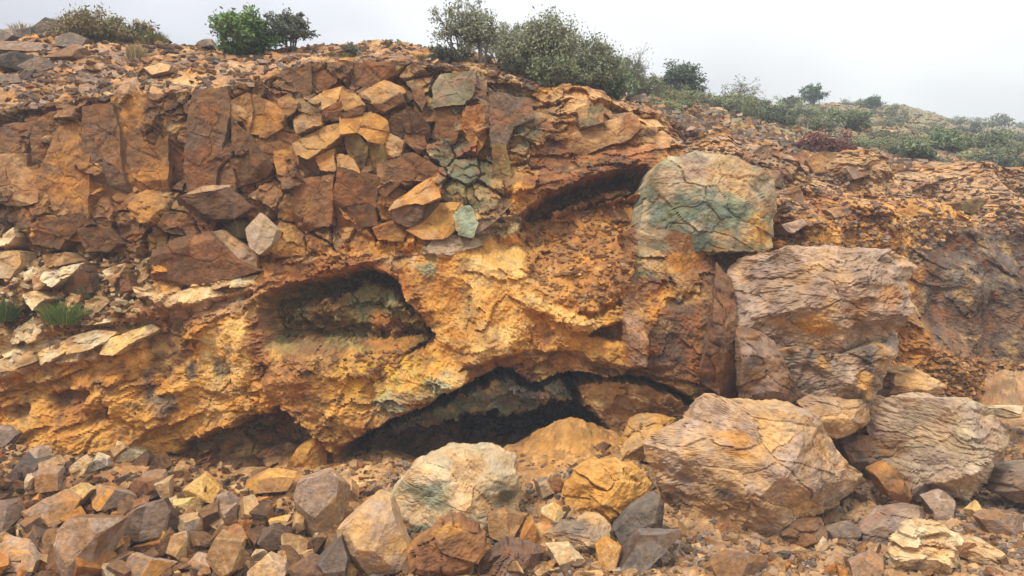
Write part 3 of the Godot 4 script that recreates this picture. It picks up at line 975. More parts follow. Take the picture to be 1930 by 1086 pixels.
func build_blocks() -> void:
	# the joint-bounded blocks of the face: outline | how far proud | lean across, lean back | colours
	var rows := [
		["0,245 57,230 62,300 64,330 40,300 -60,300 -60,250", 0.10, 0.0, 0.05, "purple", "brown"],
		["-60,300 38,291 42,316 60,312 70,378 38,384 -60,370", 0.16, 0.05, 0.25, "tan", "brown"],
		["58,230 100,216 93,258 87,295 64,318", 0.04, 0.1, 0.0, "brown", "purple"],
		["100,240 150,235 157,260 160,310 165,370 160,440 100,440 70,400 75,325 90,298", 0.12, -0.05, 0.06, "brown", "orange"],
		["160,216 206,206 221,258 223,295 229,332 241,370 243,440 166,440 165,350 160,295", 0.08, 0.06, 0.03, "brown", "purple"],
		["210,196 236,184 272,192 300,214 312,250 308,295 310,354 311,445 247,442 241,360 229,328 223,265", 0.18, -0.04, 0.05, "orange", "brown"],
		["318,205 345,188 362,192 352,240 345,300 350,360 322,360 318,280", -0.10, 0.5, 0.0, "brown", "dkbrown"],
		["368,180 414,174 424,206 420,250 409,295 402,350 361,354 352,302 356,236 364,199", 0.08, 0.1, -0.02, "purple", "brown"],
		["400,352 412,300 432,306 444,346 436,380 404,384", 0.02, -0.4, 0.0, "dkbrown", "brown"],
		["428,196 466,174 475,206 468,250 457,228 431,221", 0.06, 0.1, 0.1, "brown", "tan"],
		["476,180 514,198 530,217 527,240 502,254 473,250 471,221", 0.12, -0.1, 0.12, "orange", "brown"],
		["436,228 468,258 508,313 496,331 446,346 434,306", 0.14, -0.3, -0.05, "brown", "dkbrown"],
		["472,254 508,243 552,258 549,280 520,300 509,312", 0.10, 0.1, 0.1, "redbrown", "brown"],
		["523,188 541,178 560,192 552,210 532,225", 0.16, -0.2, 0.2, "tan", "brown"],
		["527,148 552,133 584,126 582,166 571,195 545,178", 0.06, 0.1, 0.05, "brown", "purple"],
		["586,127 634,126 632,155 580,192", 0.12, -0.1, 0.05, "redbrown", "brown"],
		["642,122 736,120 742,138 703,158 664,174 644,148", 0.14, 0.0, 0.06, "redbrown", "brown"],
		["582,192 608,170 640,160 640,190 604,212", 0.24, -0.15, 0.5, "tan", "ochre"],
		["642,162 668,178 684,196 640,212 641,188", 0.24, 0.15, 0.5, "tan", "ochre"],
		["606,212 640,192 640,224 608,226", 0.16, 0.0, -0.25, "purple", "brown"],
		["642,214 684,198 680,214 644,226", 0.16, 0.1, -0.25, "purple", "brown"],
		["678,180 721,148 752,162 758,174 717,196 690,192", 0.26, 0.0, 0.5, "ochre", "tan"],
		["690,196 717,198 752,176 757,192 722,210 692,208", 0.2, 0.0, -0.2, "brown", "purple"],
		["743,222 776,206 806,236 798,260 770,262 728,244", 0.14, 0.1, -0.3, "dkbrown", "purple"],
		["774,162 792,162 802,188 795,206 780,188", 0.10, 0.4, 0.1, "brown", "purple"],
		["642,222 694,210 721,226 725,242 721,269 696,265 677,250 647,254", 0.2, 0.05, 0.55, "ochre", "orange"],
		["552,222 575,204 604,218 604,236 563,250", 0.2, -0.1, 0.35, "tan", "brown"],
		["553,270 602,240 634,228 634,258 598,291 586,298 563,291", 0.24, -0.05, 0.5, "tan", "ochre"],
		["519,288 549,273 560,295 575,320 567,331 530,326", 0.16, 0.15, 0.3, "ochre", "brown"],
		["564,300 590,300 606,320 600,340 576,340 560,326", 0.1, 0.0, -0.3, "dkbrown", "purple"],
		["590,298 626,280 630,320 606,322", 0.2, 0.1, 0.35, "tan", "orange"],
		["648,256 677,255 694,280 688,306 680,326 656,287", 0.12, -0.3, -0.2, "dkbrown", "olive"],
		["632,290 655,291 678,328 662,336 634,318", 0.2, -0.2, 0.25, "tan", "orange"],
		["728,250 760,268 754,291 732,295 721,274", 0.16, 0.0, 0.2, "tan", "brown"],
		["694,262 722,276 730,298 716,330 690,330 690,306", 0.14, -0.3, -0.2, "dkbrown", "olive"],
		["765,254 798,256 802,274 787,287 763,265", 0.14, 0.2, 0.1, "redbrown", "brown"],
		["640,322 680,332 706,340 706,420 640,430 630,380", 0.06, 0.05, -0.05, "dkbrown", "rust"],
		["552,344 622,338 624,420 560,430 545,390", 0.06, -0.1, 0.05, "redbrown", "brown"],
		["714,308 776,293 820,318 800,340 760,340 732,368 716,354", 0.10, 0.1, 0.05, "redbrown", "brown"],
		["752,376 800,340 822,326 826,372 796,384 770,384 742,392", 0.28, -0.1, 0.7, "orange", "tan"],
		["740,396 770,386 796,390 790,412 768,428 740,414", 0.3, -0.2, -0.15, "mauve", "purple"],
		["796,392 824,366 826,384 800,412 790,420", 0.18, 0.6, -0.1, "dkgrey", "purple"],
		["776,432 824,386 866,388 876,413 840,446 802,448", 0.16, 0.0, 0.3, "tan", "ochre"],
		["706,430 740,418 768,432 756,452 712,452", 0.08, 0, 0.1, "orange", "brown"],
		["818,164 832,138 892,131 889,176 874,199 822,203", 0.14, 0.0, 0.5, "mauve", "green"],
		["820,208 874,204 868,236 858,262 826,282", 0.10, 0.0, 0.0, "brown", "redbrown"],
		["880,204 912,200 915,258 898,287 870,243", 0.1, 0.1, 0.0, "orange", "rust"],
		["884,173 895,146 915,152 915,197 884,198", 0.14, 0.1, 0.3, "mauve", "brown"],
		["926,180 998,186 1002,222 968,238 955,273 930,272", 0.12, 0.1, 0.05, "dkgreen", "grey"],
		["930,280 952,278 962,330 950,380 926,370", 0.08, 0.2, 0, "olive", "brown"],
		["338,374 424,358 462,390 435,409 368,413 333,405", 0.22, 0.0, -0.1, "dkbrown", "purple"],
		["336,368 380,350 424,348 424,356 372,364 340,376", 0.28, 0.0, 0.9, "tan", "pinkgrey"],
		["296,474 331,455 387,442 432,488 474,508 431,523 368,532 331,525 297,521", 0.24, 0.0, -0.05, "dkbrown", "redbrown"],
		["392,440 416,436 474,480 480,506 436,486", 0.3, 0.2, 0.5, "tan", "pinkgrey"],
		["142,436 191,428 217,457 199,472 155,472", 0.22, 0, -0.15, "dkbrown", "brown"],
		["40,430 147,404 162,424 140,436 110,470 60,456", 0.12, 0, -0.1, "dkbrown", "brown"],
		["0,448 18,431 30,446 22,462 4,464", 0.22, 0, 0.4, "cream", "tan"],
		["-40,482 24,474 30,500 20,522 -40,520", 0.24, 0.1, 0.4, "tan", "cream"],
		["86,512 144,497 128,521 107,538 86,530", 0.26, 0.1, 0.6, "cream", "pinkgrey"],
		["82,482 120,476 140,492 90,506", 0.16, 0, 0.2, "tan", "brown"],
		["38,556 56,549 82,564 66,586 50,573", 0.28, -0.2, 0.3, "cream", "tan"],
		["152,503 166,523 173,549 112,552", 0.16, -0.2, -0.3, "dkbrown", "black"],
		["11,638 48,602 74,624 66,638 22,650", 0.24, 0, 0.5, "cream", "tan"],
		["60,524 78,520 84,536 66,546", 0.2, 0.1, 0.4, "tan", "cream"],
		["44,514 66,508 72,520 50,528", 0.18, 0.1, 0.4, "cream", "tan"],
		["160,568 180,556 200,570 176,600 158,606", 0.2, 0, 0.3, "paleoc", "tan"],
		["196,512 226,500 228,516 212,534", 0.2, 0.2, 0.3, "cream", "tan"],
		["190,575 216,572 210,590 186,592", 0.18, 0, 0.7, "cream", "pinkgrey"],
		["218,572 246,576 240,590 212,590", 0.18, 0, 0.7, "pinkgrey", "cream"],
		["160,600 205,592 206,606 184,612 158,612", 0.2, 0, 0.7, "paleoc", "cream"],
		["246,540 270,548 296,540 300,556 262,560", 0.14, 0, 0.5, "cream", "tan"],
		["222,520 240,518 246,545 228,548", 0.16, -0.2, 0.2, "brown", "redbrown"],
		["130,640 170,622 200,630 190,650 140,662", 0.3, 0, 0.7, "cream", "tan"],
		["60,668 110,646 128,660 84,684", 0.3, 0, 0.6, "cream", "paleoc"],
		["-20,690 48,668 62,682 8,704 -20,708", 0.3, 0, 0.6, "tan", "cream"],
		["206,640 262,618 276,628 224,664 200,664", 0.3, 0, 0.6, "cream", "paleoc"],
		["396,534 428,526 434,536 404,546", 0.2, 0, 0.7, "cream", "tan"],
		["436,526 476,520 478,534 440,540", 0.2, 0, 0.7, "cream", "paleoc"],
		["1062,262 1130,236 1190,214 1200,240 1180,262 1100,290", 0.12, 0, 0.3, "tan", "brown"],
		["1140,220 1192,210 1200,236 1160,250", 0.2, 0.1, 0.3, "tan", "pinkgrey"],
		["1090,205 1136,200 1138,230 1094,240", 0.1, 0, 0.2, "tan", "green"],
		["820,446 880,440 905,462 850,480 806,470", 0.12, 0.1, 0.4, "pinkgrey", "green"],
		["856,398 884,392 900,420 892,446 866,440", 0.18, 0.1, 0.3, "palegreen", "green"],
		["900,392 940,372 968,380 930,420 900,440", 0.14, 0.1, 0.5, "grey", "tan"],
		["1402,300 1440,272 1470,282 1466,302 1440,312", 0.1, 0, 0.2, "grey", "mauve"],
		["1410,330 1440,322 1468,322 1482,336 1476,352 1430,342", 0.12, 0, 0.4, "mauve", "grey"],
		["1526,300 1556,286 1586,292 1584,316 1540,322", 0.12, 0, 0.3, "brown", "tan"],
		["1468,298 1500,288 1520,296 1512,310 1476,306", 0.12, 0, 0.5, "grey", "brown"],
		["1600,318 1636,310 1640,328 1606,338", 0.1, 0.1, 0.6, "mauve", "grey"],
		["1455,366 1510,352 1522,372 1500,390 1460,386", 0.14, 0.1, 0.2, "pinkgrey", "brown"],
		["1480,424 1514,414 1520,422 1496,438 1484,436", 0.16, 0.1, 0.5, "mauve", "pinkgrey"],
		["1812,382 1846,374 1862,392 1840,402 1816,398", 0.14, 0.1, -0.1, "dkgrey", "olive"],
		["1322,462 1360,456 1372,472 1336,480", 0.25, 0, 0.4, "palegreen", "teal"],
		["1640,356 1664,352 1672,366 1648,372", 0.1, 0.1, 0.4, "mauve", "tan"],
		["1560,395 1600,388 1612,400 1572,410", 0.1, 0.1, 0.5, "tan", "mauve"],
		["1690,400 1740,384 1752,400 1706,412", 0.12, 0.1, 0.4, "ochre", "rust"],
	]
	var k := 0
	for r in rows:
		k += 1
		var c := Vector2.ZERO
		var pp := pts(r[0])
		for q in pp:
			c += q
		c /= pp.size()
		var base := on_cliff(c.x, c.y)
		var o := outline_at(r[0], base.z + float(r[1]) * 0.45 + 0.03)
		for q in o[0].size():
			o[0][q] *= 1.14
		var size: Vector2 = o[2]
		var small := minf(size.x, size.y)
		var proud: float = clampf(small * 0.25, 0.03, 0.08)
		var cen: Vector3 = o[1]
		cen.z -= proud
		# the main lean, and one or two smaller faces that break the corners
		var fac := [[proud, r[2], r[3]]]
		rng.seed = 900 + k
		for q in 1:
			var a := rng.randf() * TAU
			var s := rng.randf_range(0.3, 0.8)
			fac.append([proud + small * rng.randf_range(0.3, 0.45) * s, cos(a) * s + float(r[2]), sin(a) * s + float(r[3])])
		rough_rock("rock_block", o[0], cen, proud + 0.5, -0.55, 30.0, fac, {"a": r[4], "b": r[5], "c": "rust" if k % 3 else "dkbrown", "cm": 0.5, "zone": 0.0 if r[4] in ["cream", "pinkgrey", "paleoc", "palegreen"] else 0.33, "rough": 0.03, "crisp": true, "step": 0.018, "seed": k, "flake": 0.02, "strata": 0.03 if r[4] == "cream" else 0.0}, M.cliff)


func boulder(label: String, poly: String, z: float, front: float, back: float, power: float, facets: Array, o: Dictionary, called := "boulder", cat := "boulder") -> void:
	if z < 0.0 and z > -0.5 and z != -0.05:
		var lowest := 0.0
		var midx := 0.0
		for w in pts(poly):
			lowest = maxf(lowest, w.y)
			midx += w.x / pts(poly).size()
		z = minf(on_ground(midx, minf(lowest, 1086.0) - 8.0).z - 0.05, 2.1)
	var q := outline_at(poly, z)
	var spots := []
	for s in o.get("spots", []):
		var p := W(s[0], s[1], z)
		spots.append([Vector2(p.x - q[1].x, p.y - q[1].y), s[2], s[3]])
	o.spots = spots
	rng.seed = 100 + int(o.get("seed", 0))
	var ext: Vector2 = q[2] * 0.5
	var most := front
	for w in facets:
		most = minf(most, w[0])
	for k in 5:
		var an := TAU * (k + rng.randf()) / 5.0
		var sl := rng.randf_range(0.5, 1.3)
		facets.append([most + sl * minf(ext.x, ext.y) * rng.randf_range(0.3, 0.55), cos(an) * sl, sin(an) * sl])
	tag(rough_rock(called, q[0], q[1], front, back, power, facets, o, self), label, cat)


func build_boulders() -> void:
	var up := outline_at("1216,350 1238,308 1300,286 1352,294 1400,312 1460,338 1452,400 1445,466 1400,480 1330,478 1262,476 1200,470 1206,400", -0.10)
	var pillar := rough_rock("pillar_block", up[0], up[1], 0.5, -0.8, 16.0, [[0.34, 0.05, 0.30], [0.36, -0.35, 0.0], [0.50, 0.55, 0.05], [0.62, -0.1, 0.95]], {"a": "beige", "b": "green", "c": "soil", "cm": 0.5, "rough": 0.05, "flake": 0.026, "crisp": true, "seed": 3,
		"spots": [[Vector2(-0.42, -0.15), 0.34, "teal"], [Vector2(0.05, -0.12), 0.34, "teal"], [Vector2(-0.2, 0.4), 0.25, "mauve"], [Vector2(0.5, -0.3), 0.25, "ochre"], [Vector2(0.3, 0.3), 0.3, "tan"], [Vector2(-0.1, -0.4), 0.16, "dkgreen"]]}, M.cliff)
	tag(pillar, "green-stained angular top of the rock pillar beside the upper hollow")
	up = outline_at("1178,440 1214,424 1290,440 1340,440 1396,446 1384,530 1356,612 1338,668 1292,700 1200,698 1180,640 1172,560", -0.02)
	pillar = rough_rock("pillar_block", up[0], up[1], 0.4, -0.8, 16.0, [[0.26, 0.0, 0.02], [0.26, 0.5, 0.0], [0.28, -0.6, 0.0]], {"a": "redbrown", "b": "brown", "c": "orange", "cm": 0.7, "rough": 0.045, "flake": 0.035, "crisp": true, "seed": 4,
		"spots": [[Vector2(-0.3, 0.5), 0.2, "green"], [Vector2(-0.05, 0.0), 0.22, "ochre"], [Vector2(0.2, -0.35), 0.3, "dkbrown"], [Vector2(-0.42, 0.1), 0.14, "tan"], [Vector2(-0.3, 0.75), 0.2, "beige"]]}, M.cliff)
	tag(pillar, "rust-brown lower part of the rock pillar above the lower cave")
	boulder("smooth dark brown slab leaning against the left side of the layered pinkish boulder", "1338,600 1362,490 1386,520 1386,640 1396,756 1360,748 1328,730 1320,700", 0.45, 0.25, 0.5, 5.0, [[0.18, 0.3, 0.1]], {"a": "brown", "b": "purple", "c": "redbrown", "cm": 0.7, "rough": 0.05, "flake": 0.025, "seed": 5}, "rock_slab", "rock")
	boulder("huge layered pinkish-grey boulder at right, topped by thin wavy rock layers", "1384,530 1400,500 1432,478 1505,461 1640,466 1725,478 1746,506 1716,530 1708,612 1660,640 1600,660 1540,664 1455,660 1400,640 1386,610", 0.55, 0.55, 1.0, 4.0,
		[[0.46, 0.0, 0.75], [0.40, 0.35, 0.1], [0.36, -0.1, 0.05]], {"a": "pinkgrey", "b": "mauve", "c": "tan", "cm": 0.6, "rough": 0.07, "strata": 0.02, "flake": 0.016, "dip": 0.06, "seed": 7, "step": 0.017, "spots": [[1590, 580, 0.2, "brown"], [1660, 560, 0.22, "soil"], [1520, 610, 0.2, "ochre"]]})
	boulder("brown smooth-sided wedge under the left end of the layered pinkish boulder", "1386,618 1420,622 1452,640 1474,690 1510,752 1514,766 1440,772 1396,760 1390,690", 0.62, 0.3, 0.6, 5.0, [[0.2, -0.15, 0.1]], {"a": "brown", "b": "mauve", "c": "dkbrown", "cm": 0.7, "rough": 0.05, "flake": 0.025, "seed": 8}, "rock_wedge", "rock")
	boulder("grey flat-faced boulder below the layered pinkish boulder, above the orange overhanging rock", "1452,664 1500,652 1572,664 1640,640 1722,614 1716,640 1690,664 1660,730 1640,765 1560,760 1510,745 1478,700", 0.62, 0.4, 0.8, 4.0,
		[[0.3, 0.25, 0.15], [0.3, -0.2, 0.4]], {"a": "pinkgrey", "b": "grey", "c": "ochre", "cm": 0.6, "rough": 0.05, "strata": 0.022, "flake": 0.02, "dip": 0.05, "seed": 9, "step": 0.018, "spots": [[1610, 720, 0.15, "ochre"], [1640, 670, 0.1, "soil"]]})
	boulder("orange-pink rounded rock overhanging the dark gap between two big boulders", "1502,758 1535,748 1612,748 1642,756 1644,793 1612,810 1565,822 1546,812 1520,780", 0.8, 0.3, 0.6, 3.5, [[0.22, 0.0, -0.25], [0.24, 0.2, 0.5]], {"a": "tan", "b": "pinkgrey", "c": "orange", "rough": 0.04, "seed": 10, "flake": 0.02})
	boulder("reddish tan rock sloping down between the layered boulder and the debris slope", "1668,752 1690,700 1720,690 1762,720 1786,748 1730,756", 0.3, 0.3, 0.6, 3.5, [[0.2, 0.1, 0.7]], {"a": "tan", "b": "mauve", "c": "orange", "rough": 0.04, "strata": 0.03, "seed": 11}, "rock", "rock")
	boulder("biggest pale tan boulder at lower right centre, cracked, with a shadowed underside", "1218,838 1262,812 1300,790 1325,752 1345,748 1390,754 1435,760 1500,764 1525,780 1548,812 1570,842 1590,868 1625,892 1660,925 1630,946 1560,958 1490,985 1424,996 1350,994 1295,1003 1262,975 1240,905", 1.25, 0.85, 0.9, 3.6,
		[[0.62, 0.0, 0.62], [0.62, 0.62, 0.2], [0.66, -0.7, 0.1], [0.6, 0.1, -0.55]], {"a": "pinkgrey", "b": "tan", "c": "mauve", "cm": 0.6, "rough": 0.06, "flake": 0.02, "seed": 12, "step": 0.017, "spots": [[1375, 920, 0.17, "brown"], [1350, 915, 0.08, "dkgrey"], [1370, 815, 0.14, "orange"], [1235, 880, 0.15, "tan"], [1280, 950, 0.12, "purple"]]})
	boulder("blocky pinkish boulder at the right with a flat layered top and brown left side", "1652,763 1664,750 1734,748 1819,749 1848,766 1876,800 1898,826 1902,859 1878,892 1866,922 1800,931 1730,942 1706,944 1692,892 1668,863 1656,808", 0.85, 0.7, 0.8, 5.0,
		[[0.5, 0.15, 0.3], [0.36, -1.0, 0.1], [0.52, 0.1, -0.3]], {"a": "pinkgrey", "b": "beige", "c": "mauve", "cm": 0.5, "rough": 0.05, "strata": 0.02, "flake": 0.018, "dip": -0.08, "seed": 13, "step": 0.017, "spots": [[1680, 840, 0.16, "brown"], [1690, 900, 0.12, "brown"]]})
	boulder("grey-brown rock in the shadowed gap between the two largest right boulders", "1582,836 1642,816 1664,842 1648,880 1600,884", 0.55, 0.25, 0.4, 3.0, [[0.18, 0.1, 0.3]], {"a": "grey", "b": "brown", "rough": 0.04, "seed": 14, "flake": 0.02}, "rock", "rock")
	boulder("orange-brown slanted rock under the left corner of the blocky right boulder", "1640,888 1668,868 1712,924 1702,946 1664,932", 1.1, 0.2, 0.3, 3.5, [[0.14, -0.1, 0.3]], {"a": "brown", "b": "orange", "rough": 0.03, "seed": 15}, "rock", "rock")
	boulder("green-stained cream boulder in front of the lower cave", "736,924 784,874 846,842 931,835 971,862 980,922 976,975 940,1020 905,1030 780,1030 760,985", 1.3, 0.6, 0.6, 3.8,
		[[0.44, 0.1, 0.5], [0.45, -0.55, 0.1], [0.48, 0.6, -0.1]], {"a": "beige", "b": "tan", "c": "palegreen", "cm": 0.5, "rough": 0.05, "flake": 0.016, "seed": 16, "step": 0.015, "spots": [[815, 920, 0.2, "green"], [955, 925, 0.13, "dkgreen"], [800, 985, 0.13, "teal"], [910, 1000, 0.12, "dkgreen"], [890, 870, 0.15, "tan"]]})
	boulder("smooth tan five-sided boulder left of the green-stained one", "642,988 714,928 738,936 756,988 778,1040 768,1056 747,1070 680,1084 656,1058", -0.1, 0.4, 0.4, 5.0, [[0.25, 0.1, 0.35], [0.26, 0.7, 0.1], [0.27, 0.0, -0.5]], {"a": "tan", "b": "pinkgrey", "c": "paleoc", "rough": 0.02, "seed": 17, "step": 0.014})
	boulder("rust and orange rough boulder at the bottom below the green-stained one", "780,1030 817,990 868,976 906,994 908,1030 894,1060 880,1100 782,1100", -0.1, 0.4, 0.4, 8.0, [[0.27, 0.3, 0.3], [0.28, -0.4, 0.2]], {"a": "redbrown", "b": "brown", "c": "orange", "cm": 0.7, "rough": 0.05, "flake": 0.045, "crisp": true, "seed": 18, "step": 0.014})
	boulder("dark reddish ribbed rock at the bottom centre edge", "896,1066 953,1026 1030,1044 1042,1100 890,1100", -0.1, 0.3, 0.4, 3.5, [[0.2, 0.0, 0.4]], {"a": "purple", "b": "redbrown", "c": "soil", "rough": 0.05, "strata": 0.03, "dip": 1.5, "seed": 19, "step": 0.014})
	boulder("orange crumbly boulder with a dark diagonal crack, right of the green-stained one", "1060,914 1082,885 1126,868 1192,876 1218,907 1216,938 1174,962 1148,976 1100,968 1064,946", -0.1, 0.4, 0.4, 7.0, [[0.3, 0.05, 0.45], [0.3, 0.5, 0.0]], {"a": "ochre", "b": "orange", "c": "paleoc", "rough": 0.055, "flake": 0.035, "seed": 20, "step": 0.014})
	boulder("orange-tan rough rock leaning at the right end of the lower cave mouth", "1166,845 1185,798 1229,780 1278,789 1276,812 1240,840 1222,870 1172,862", 0.3, 0.35, 0.5, 3.0, [[0.25, 0.0, 0.4]], {"a": "tan", "b": "ochre", "c": "soil", "rough": 0.05, "flake": 0.03, "seed": 21})
	boulder("blue-grey slanted rock left of the biggest boulder", "1154,1000 1192,958 1237,928 1248,944 1246,1004 1215,1020 1170,1032", -0.1, 0.3, 0.3, 4.0, [[0.2, 0.1, 0.3], [0.18, -0.6, 0.3]], {"a": "grey", "b": "dkgrey", "c": "mauve", "rough": 0.03, "seed": 22, "step": 0.014}, "rock", "rock")
	boulder("long grey-tan rock lying below the cracked orange boulder", "1022,1012 1064,988 1134,974 1154,992 1150,1018 1082,1040 1036,1032", -0.1, 0.25, 0.3, 3.2, [[0.18, 0.0, 0.4]], {"a": "grey", "b": "tan", "c": "mauve", "rough": 0.04, "strata": 0.02, "seed": 23, "step": 0.014}, "rock", "rock")
	boulder("bright orange triangular rock at the foot of the cliff left of the lower cave", "536,888 567,837 597,822 616,841 618,890", -0.1, 0.25, 0.35, 4.5, [[0.17, -0.1, 0.3], [0.18, 0.6, 0.0]], {"a": "orange", "b": "ochre", "c": "rust", "rough": 0.03, "seed": 24, "step": 0.015}, "rock", "rock")
	boulder("small rusty rock touching the right side of the orange triangular rock", "612,846 628,833 642,852 638,878 616,880", -0.1, 0.14, 0.2, 3.5, [[0.1, 0.2, 0.2]], {"a": "soil", "b": "orange", "rough": 0.025, "seed": 25, "step": 0.015}, "rock", "rock")
	boulder("pinkish rock with a rough top above the pale layered rock, lower right", "1624,1000 1675,958 1730,950 1751,977 1720,1008 1675,1034 1628,1020", -0.1, 0.25, 0.3, 3.2, [[0.17, 0.0, 0.6]], {"a": "pinkgrey", "b": "mauve", "c": "red", "rough": 0.04, "flake": 0.02, "seed": 26, "step": 0.014}, "rock", "rock")
	boulder("pale cream layered rock in the lower right corner", "1672,1042 1719,990 1767,984 1802,1003 1812,1056 1770,1100 1680,1100", -0.1, 0.3, 0.3, 4.0, [[0.18, 0.1, 0.6], [0.2, -0.2, -0.7]], {"a": "cream", "b": "tan", "c": "pinkgrey", "rough": 0.03, "strata": 0.04, "dip": -0.25, "seed": 27, "step": 0.014, "spots": [[1720, 1080, 0.18, "purple"]]}, "rock", "rock")
	boulder("small cream fan-shaped rock at the far lower right, beside the pale layered rock", "1820,1034 1852,1016 1883,1040 1894,1060 1847,1072 1818,1056", -0.1, 0.2, 0.25, 3.5, [[0.12, 0.0, 0.5]], {"a": "beige", "b": "tan", "rough": 0.03, "strata": 0.02, "seed": 28, "step": 0.014}, "rock", "rock")
	boulder("grey rock cut by the right edge of the picture, right of the blocky boulder", "1866,924 1892,885 1960,872 1990,940 1900,944", 0.9, 0.3, 0.4, 3.5, [[0.22, 0.0, 0.4]], {"a": "mauve", "b": "grey", "c": "brown", "rough": 0.04, "flake": 0.03, "seed": 29}, "rock", "rock")
	boulder("reddish brown rock tucked under the front edge of the biggest boulder", "1470,1006 1506,980 1556,976 1558,1008 1506,1034 1474,1038", -0.1, 0.22, 0.3, 3.5, [[0.15, -0.2, 0.3]], {"a": "redbrown", "b": "brown", "c": "mauve", "rough": 0.03, "flake": 0.02, "seed": 30, "step": 0.014}, "rock", "rock")
	boulder("long pale flat slab on the debris at the far right", "1860,772 1900,766 1960,768 1960,782 1890,790 1864,784", 0.1, 0.15, 0.3, 4.0, [[0.1, 0.0, 0.6]], {"a": "cream", "b": "beige", "rough": 0.02, "strata": 0.02, "seed": 31}, "rock_slab", "rock")


func dry_twigs() -> void:
	var v := PackedVector3Array()
	var c := PackedColorArray()
	var b := on_ground(1622, 896)
	for k in 9:
		var a := Vector3(rng.randf_range(-0.12, 0.12), 0.02, rng.randf_range(-0.06, 0.06))
		var e := a + Vector3(rng.randf_range(-0.16, 0.16), rng.randf_range(0.02, 0.16), rng.randf_range(-0.05, 0.08))
		tube(v, c, a, e, 0.006, 0.003, lin(Color8(205, 190, 165)))
	var o := commit("dry_twigs", v, c, PackedInt32Array(), M.bark, self)
	o.position = b
	tag(o, "pale dry twigs caught in the gap between the two largest right boulders", "twigs")


# ---- angular stones: exact convex solids with broken edges

func clip(poly: PackedVector3Array, n: Vector3, d: float) -> PackedVector3Array:
	var out := PackedVector3Array()
	var m := poly.size()
	if m == 0:
		return out
	var a := poly[m - 1]
	var da := n.dot(a) - d
	for b in poly:
		var db := n.dot(b) - d
		if (da <= 0.0) != (db <= 0.0):
			out.append(a.lerp(b, da / (da - db)))
		if db <= 0.0:
			out.append(b)
		a = b
		da = db
	return out


func solid(planes: Array) -> Array:
	var faces := []
	for i in planes.size():
		var n: Vector3 = planes[i].normal
		var u := n.cross(Vector3.UP if absf(n.y) < 0.9 else Vector3.RIGHT).normalized()
		var v := n.cross(u)
		var o: Vector3 = n * float(planes[i].d)
		var f := PackedVector3Array([o + (u + v) * 9.0, o + (u - v) * 9.0, o + (-u - v) * 9.0, o + (-u + v) * 9.0])
		for j in planes.size():
			if j != i:
				f = clip(f, planes[j].normal, planes[j].d)
				if f.size() < 3:
					break
		faces.append(f)
	return faces


func bevelled(planes: Array, amount: float) -> Array:
	var f := solid(planes)
	var all := planes.duplicate()
	for i in planes.size():
		if f[i].size() < 3:
			continue
		for j in range(i + 1, planes.size()):
			if f[j].size() < 3 or planes[i].normal.dot(planes[j].normal) > 0.94:
				continue
			var hits := []
			for a in f[i]:
				for b in f[j]:
					if a.distance_squared_to(b) < 1e-6:
						hits.append(a)
			if hits.size() >= 2:
				var n: Vector3 = (planes[i].normal + planes[j].normal + Vector3(rng.randf_range(-0.15, 0.15), rng.randf_range(-0.15, 0.15), rng.randf_range(-0.15, 0.15))).normalized()
				var s := -1e9
				for h in hits:
					s = maxf(s, n.dot(h))
				all.append(Plane(n, s - amount * rng.randf_range(0.3, 1.2)))
	return all


func stone_mesh(planes: Array, ca: Color, cb: Color, amount: float, rough := 0.035) -> ArrayMesh:
	var np := planes.size()
	var all := bevelled(planes, amount)
	var faces := solid(all)
	var v := PackedVector3Array()
	var c := PackedColorArray()
	for i in faces.size():
		var f: PackedVector3Array = faces[i]
		if f.size() < 3:
			continue
		var t := rng.randf()
		var base := ca.lerp(cb, clampf(t * 1.4 - 0.2, 0.0, 1.0))
		var g := rng.randf_range(0.82, 1.15)
		if i >= np:
			g = rng.randf_range(0.95, 1.25)
		var col := Color(base.r * g, base.g * g, base.b * g)
		var flip := (f[1] - f[0]).cross(f[2] - f[0]).dot(all[i].normal) > 0.0
		for k in range(1, f.size() - 1):
			var tri := [f[0], f[k], f[k + 1]] if not flip else [f[0], f[k + 1], f[k]]
			for q in tri:
				v.append(q)
				c.append(col)
	if rough > 0.0:
		var off := rng.randf() * 50.0
		var big := 0.0
		for q in v:
			big = maxf(big, q.length())
		var limit := big * 0.16
		var v2 := PackedVector3Array()
		var c2 := PackedColorArray()
		var i := 0
		while i < v.size():
			split(v[i], v[i + 1], v[i + 2], c[i], limit, 4, v2, c2)
			i += 3
		var f := 1.0 / big
		for k in v2.size():
			var p := v2[k]
			var w := p * f + Vector3(off, off * 0.7, 0)
			var d := fine.get_noise_3d(w.x * 1.7, w.y * 1.7, w.z * 1.7) * 1.3 + fine.get_noise_3d(w.x * 5.0, w.y * 5.0, w.z * 5.0) * 0.7
			v2[k] = p + p.normalized() * d * rough * big
			var t := clampf(low.get_noise_3d(w.x * 1.6, w.y * 1.6 + 9.0, w.z * 1.6) * 1.6, -1.0, 1.0)
			var other := cb if t > 0.0 else ca
			var g := 1.0 + 0.3 * fine.get_noise_3d(w.x * 7.0, w.y * 7.0 + 4.0, w.z * 7.0)
			var q := c2[k].lerp(other, absf(t) * 0.6)
			c2[k] = Color(q.r * g, q.g * g, q.b * g)
		v = v2
		c = c2
	var arr := []
	arr.resize(Mesh.ARRAY_MAX)
	arr[Mesh.ARRAY_VERTEX] = v
	arr[Mesh.ARRAY_COLOR] = c
	var am := ArrayMesh.new()
	am.add_surface_from_arrays(Mesh.PRIMITIVE_TRIANGLES, arr)
	am.surface_set_material(0, M.stone)
	return am


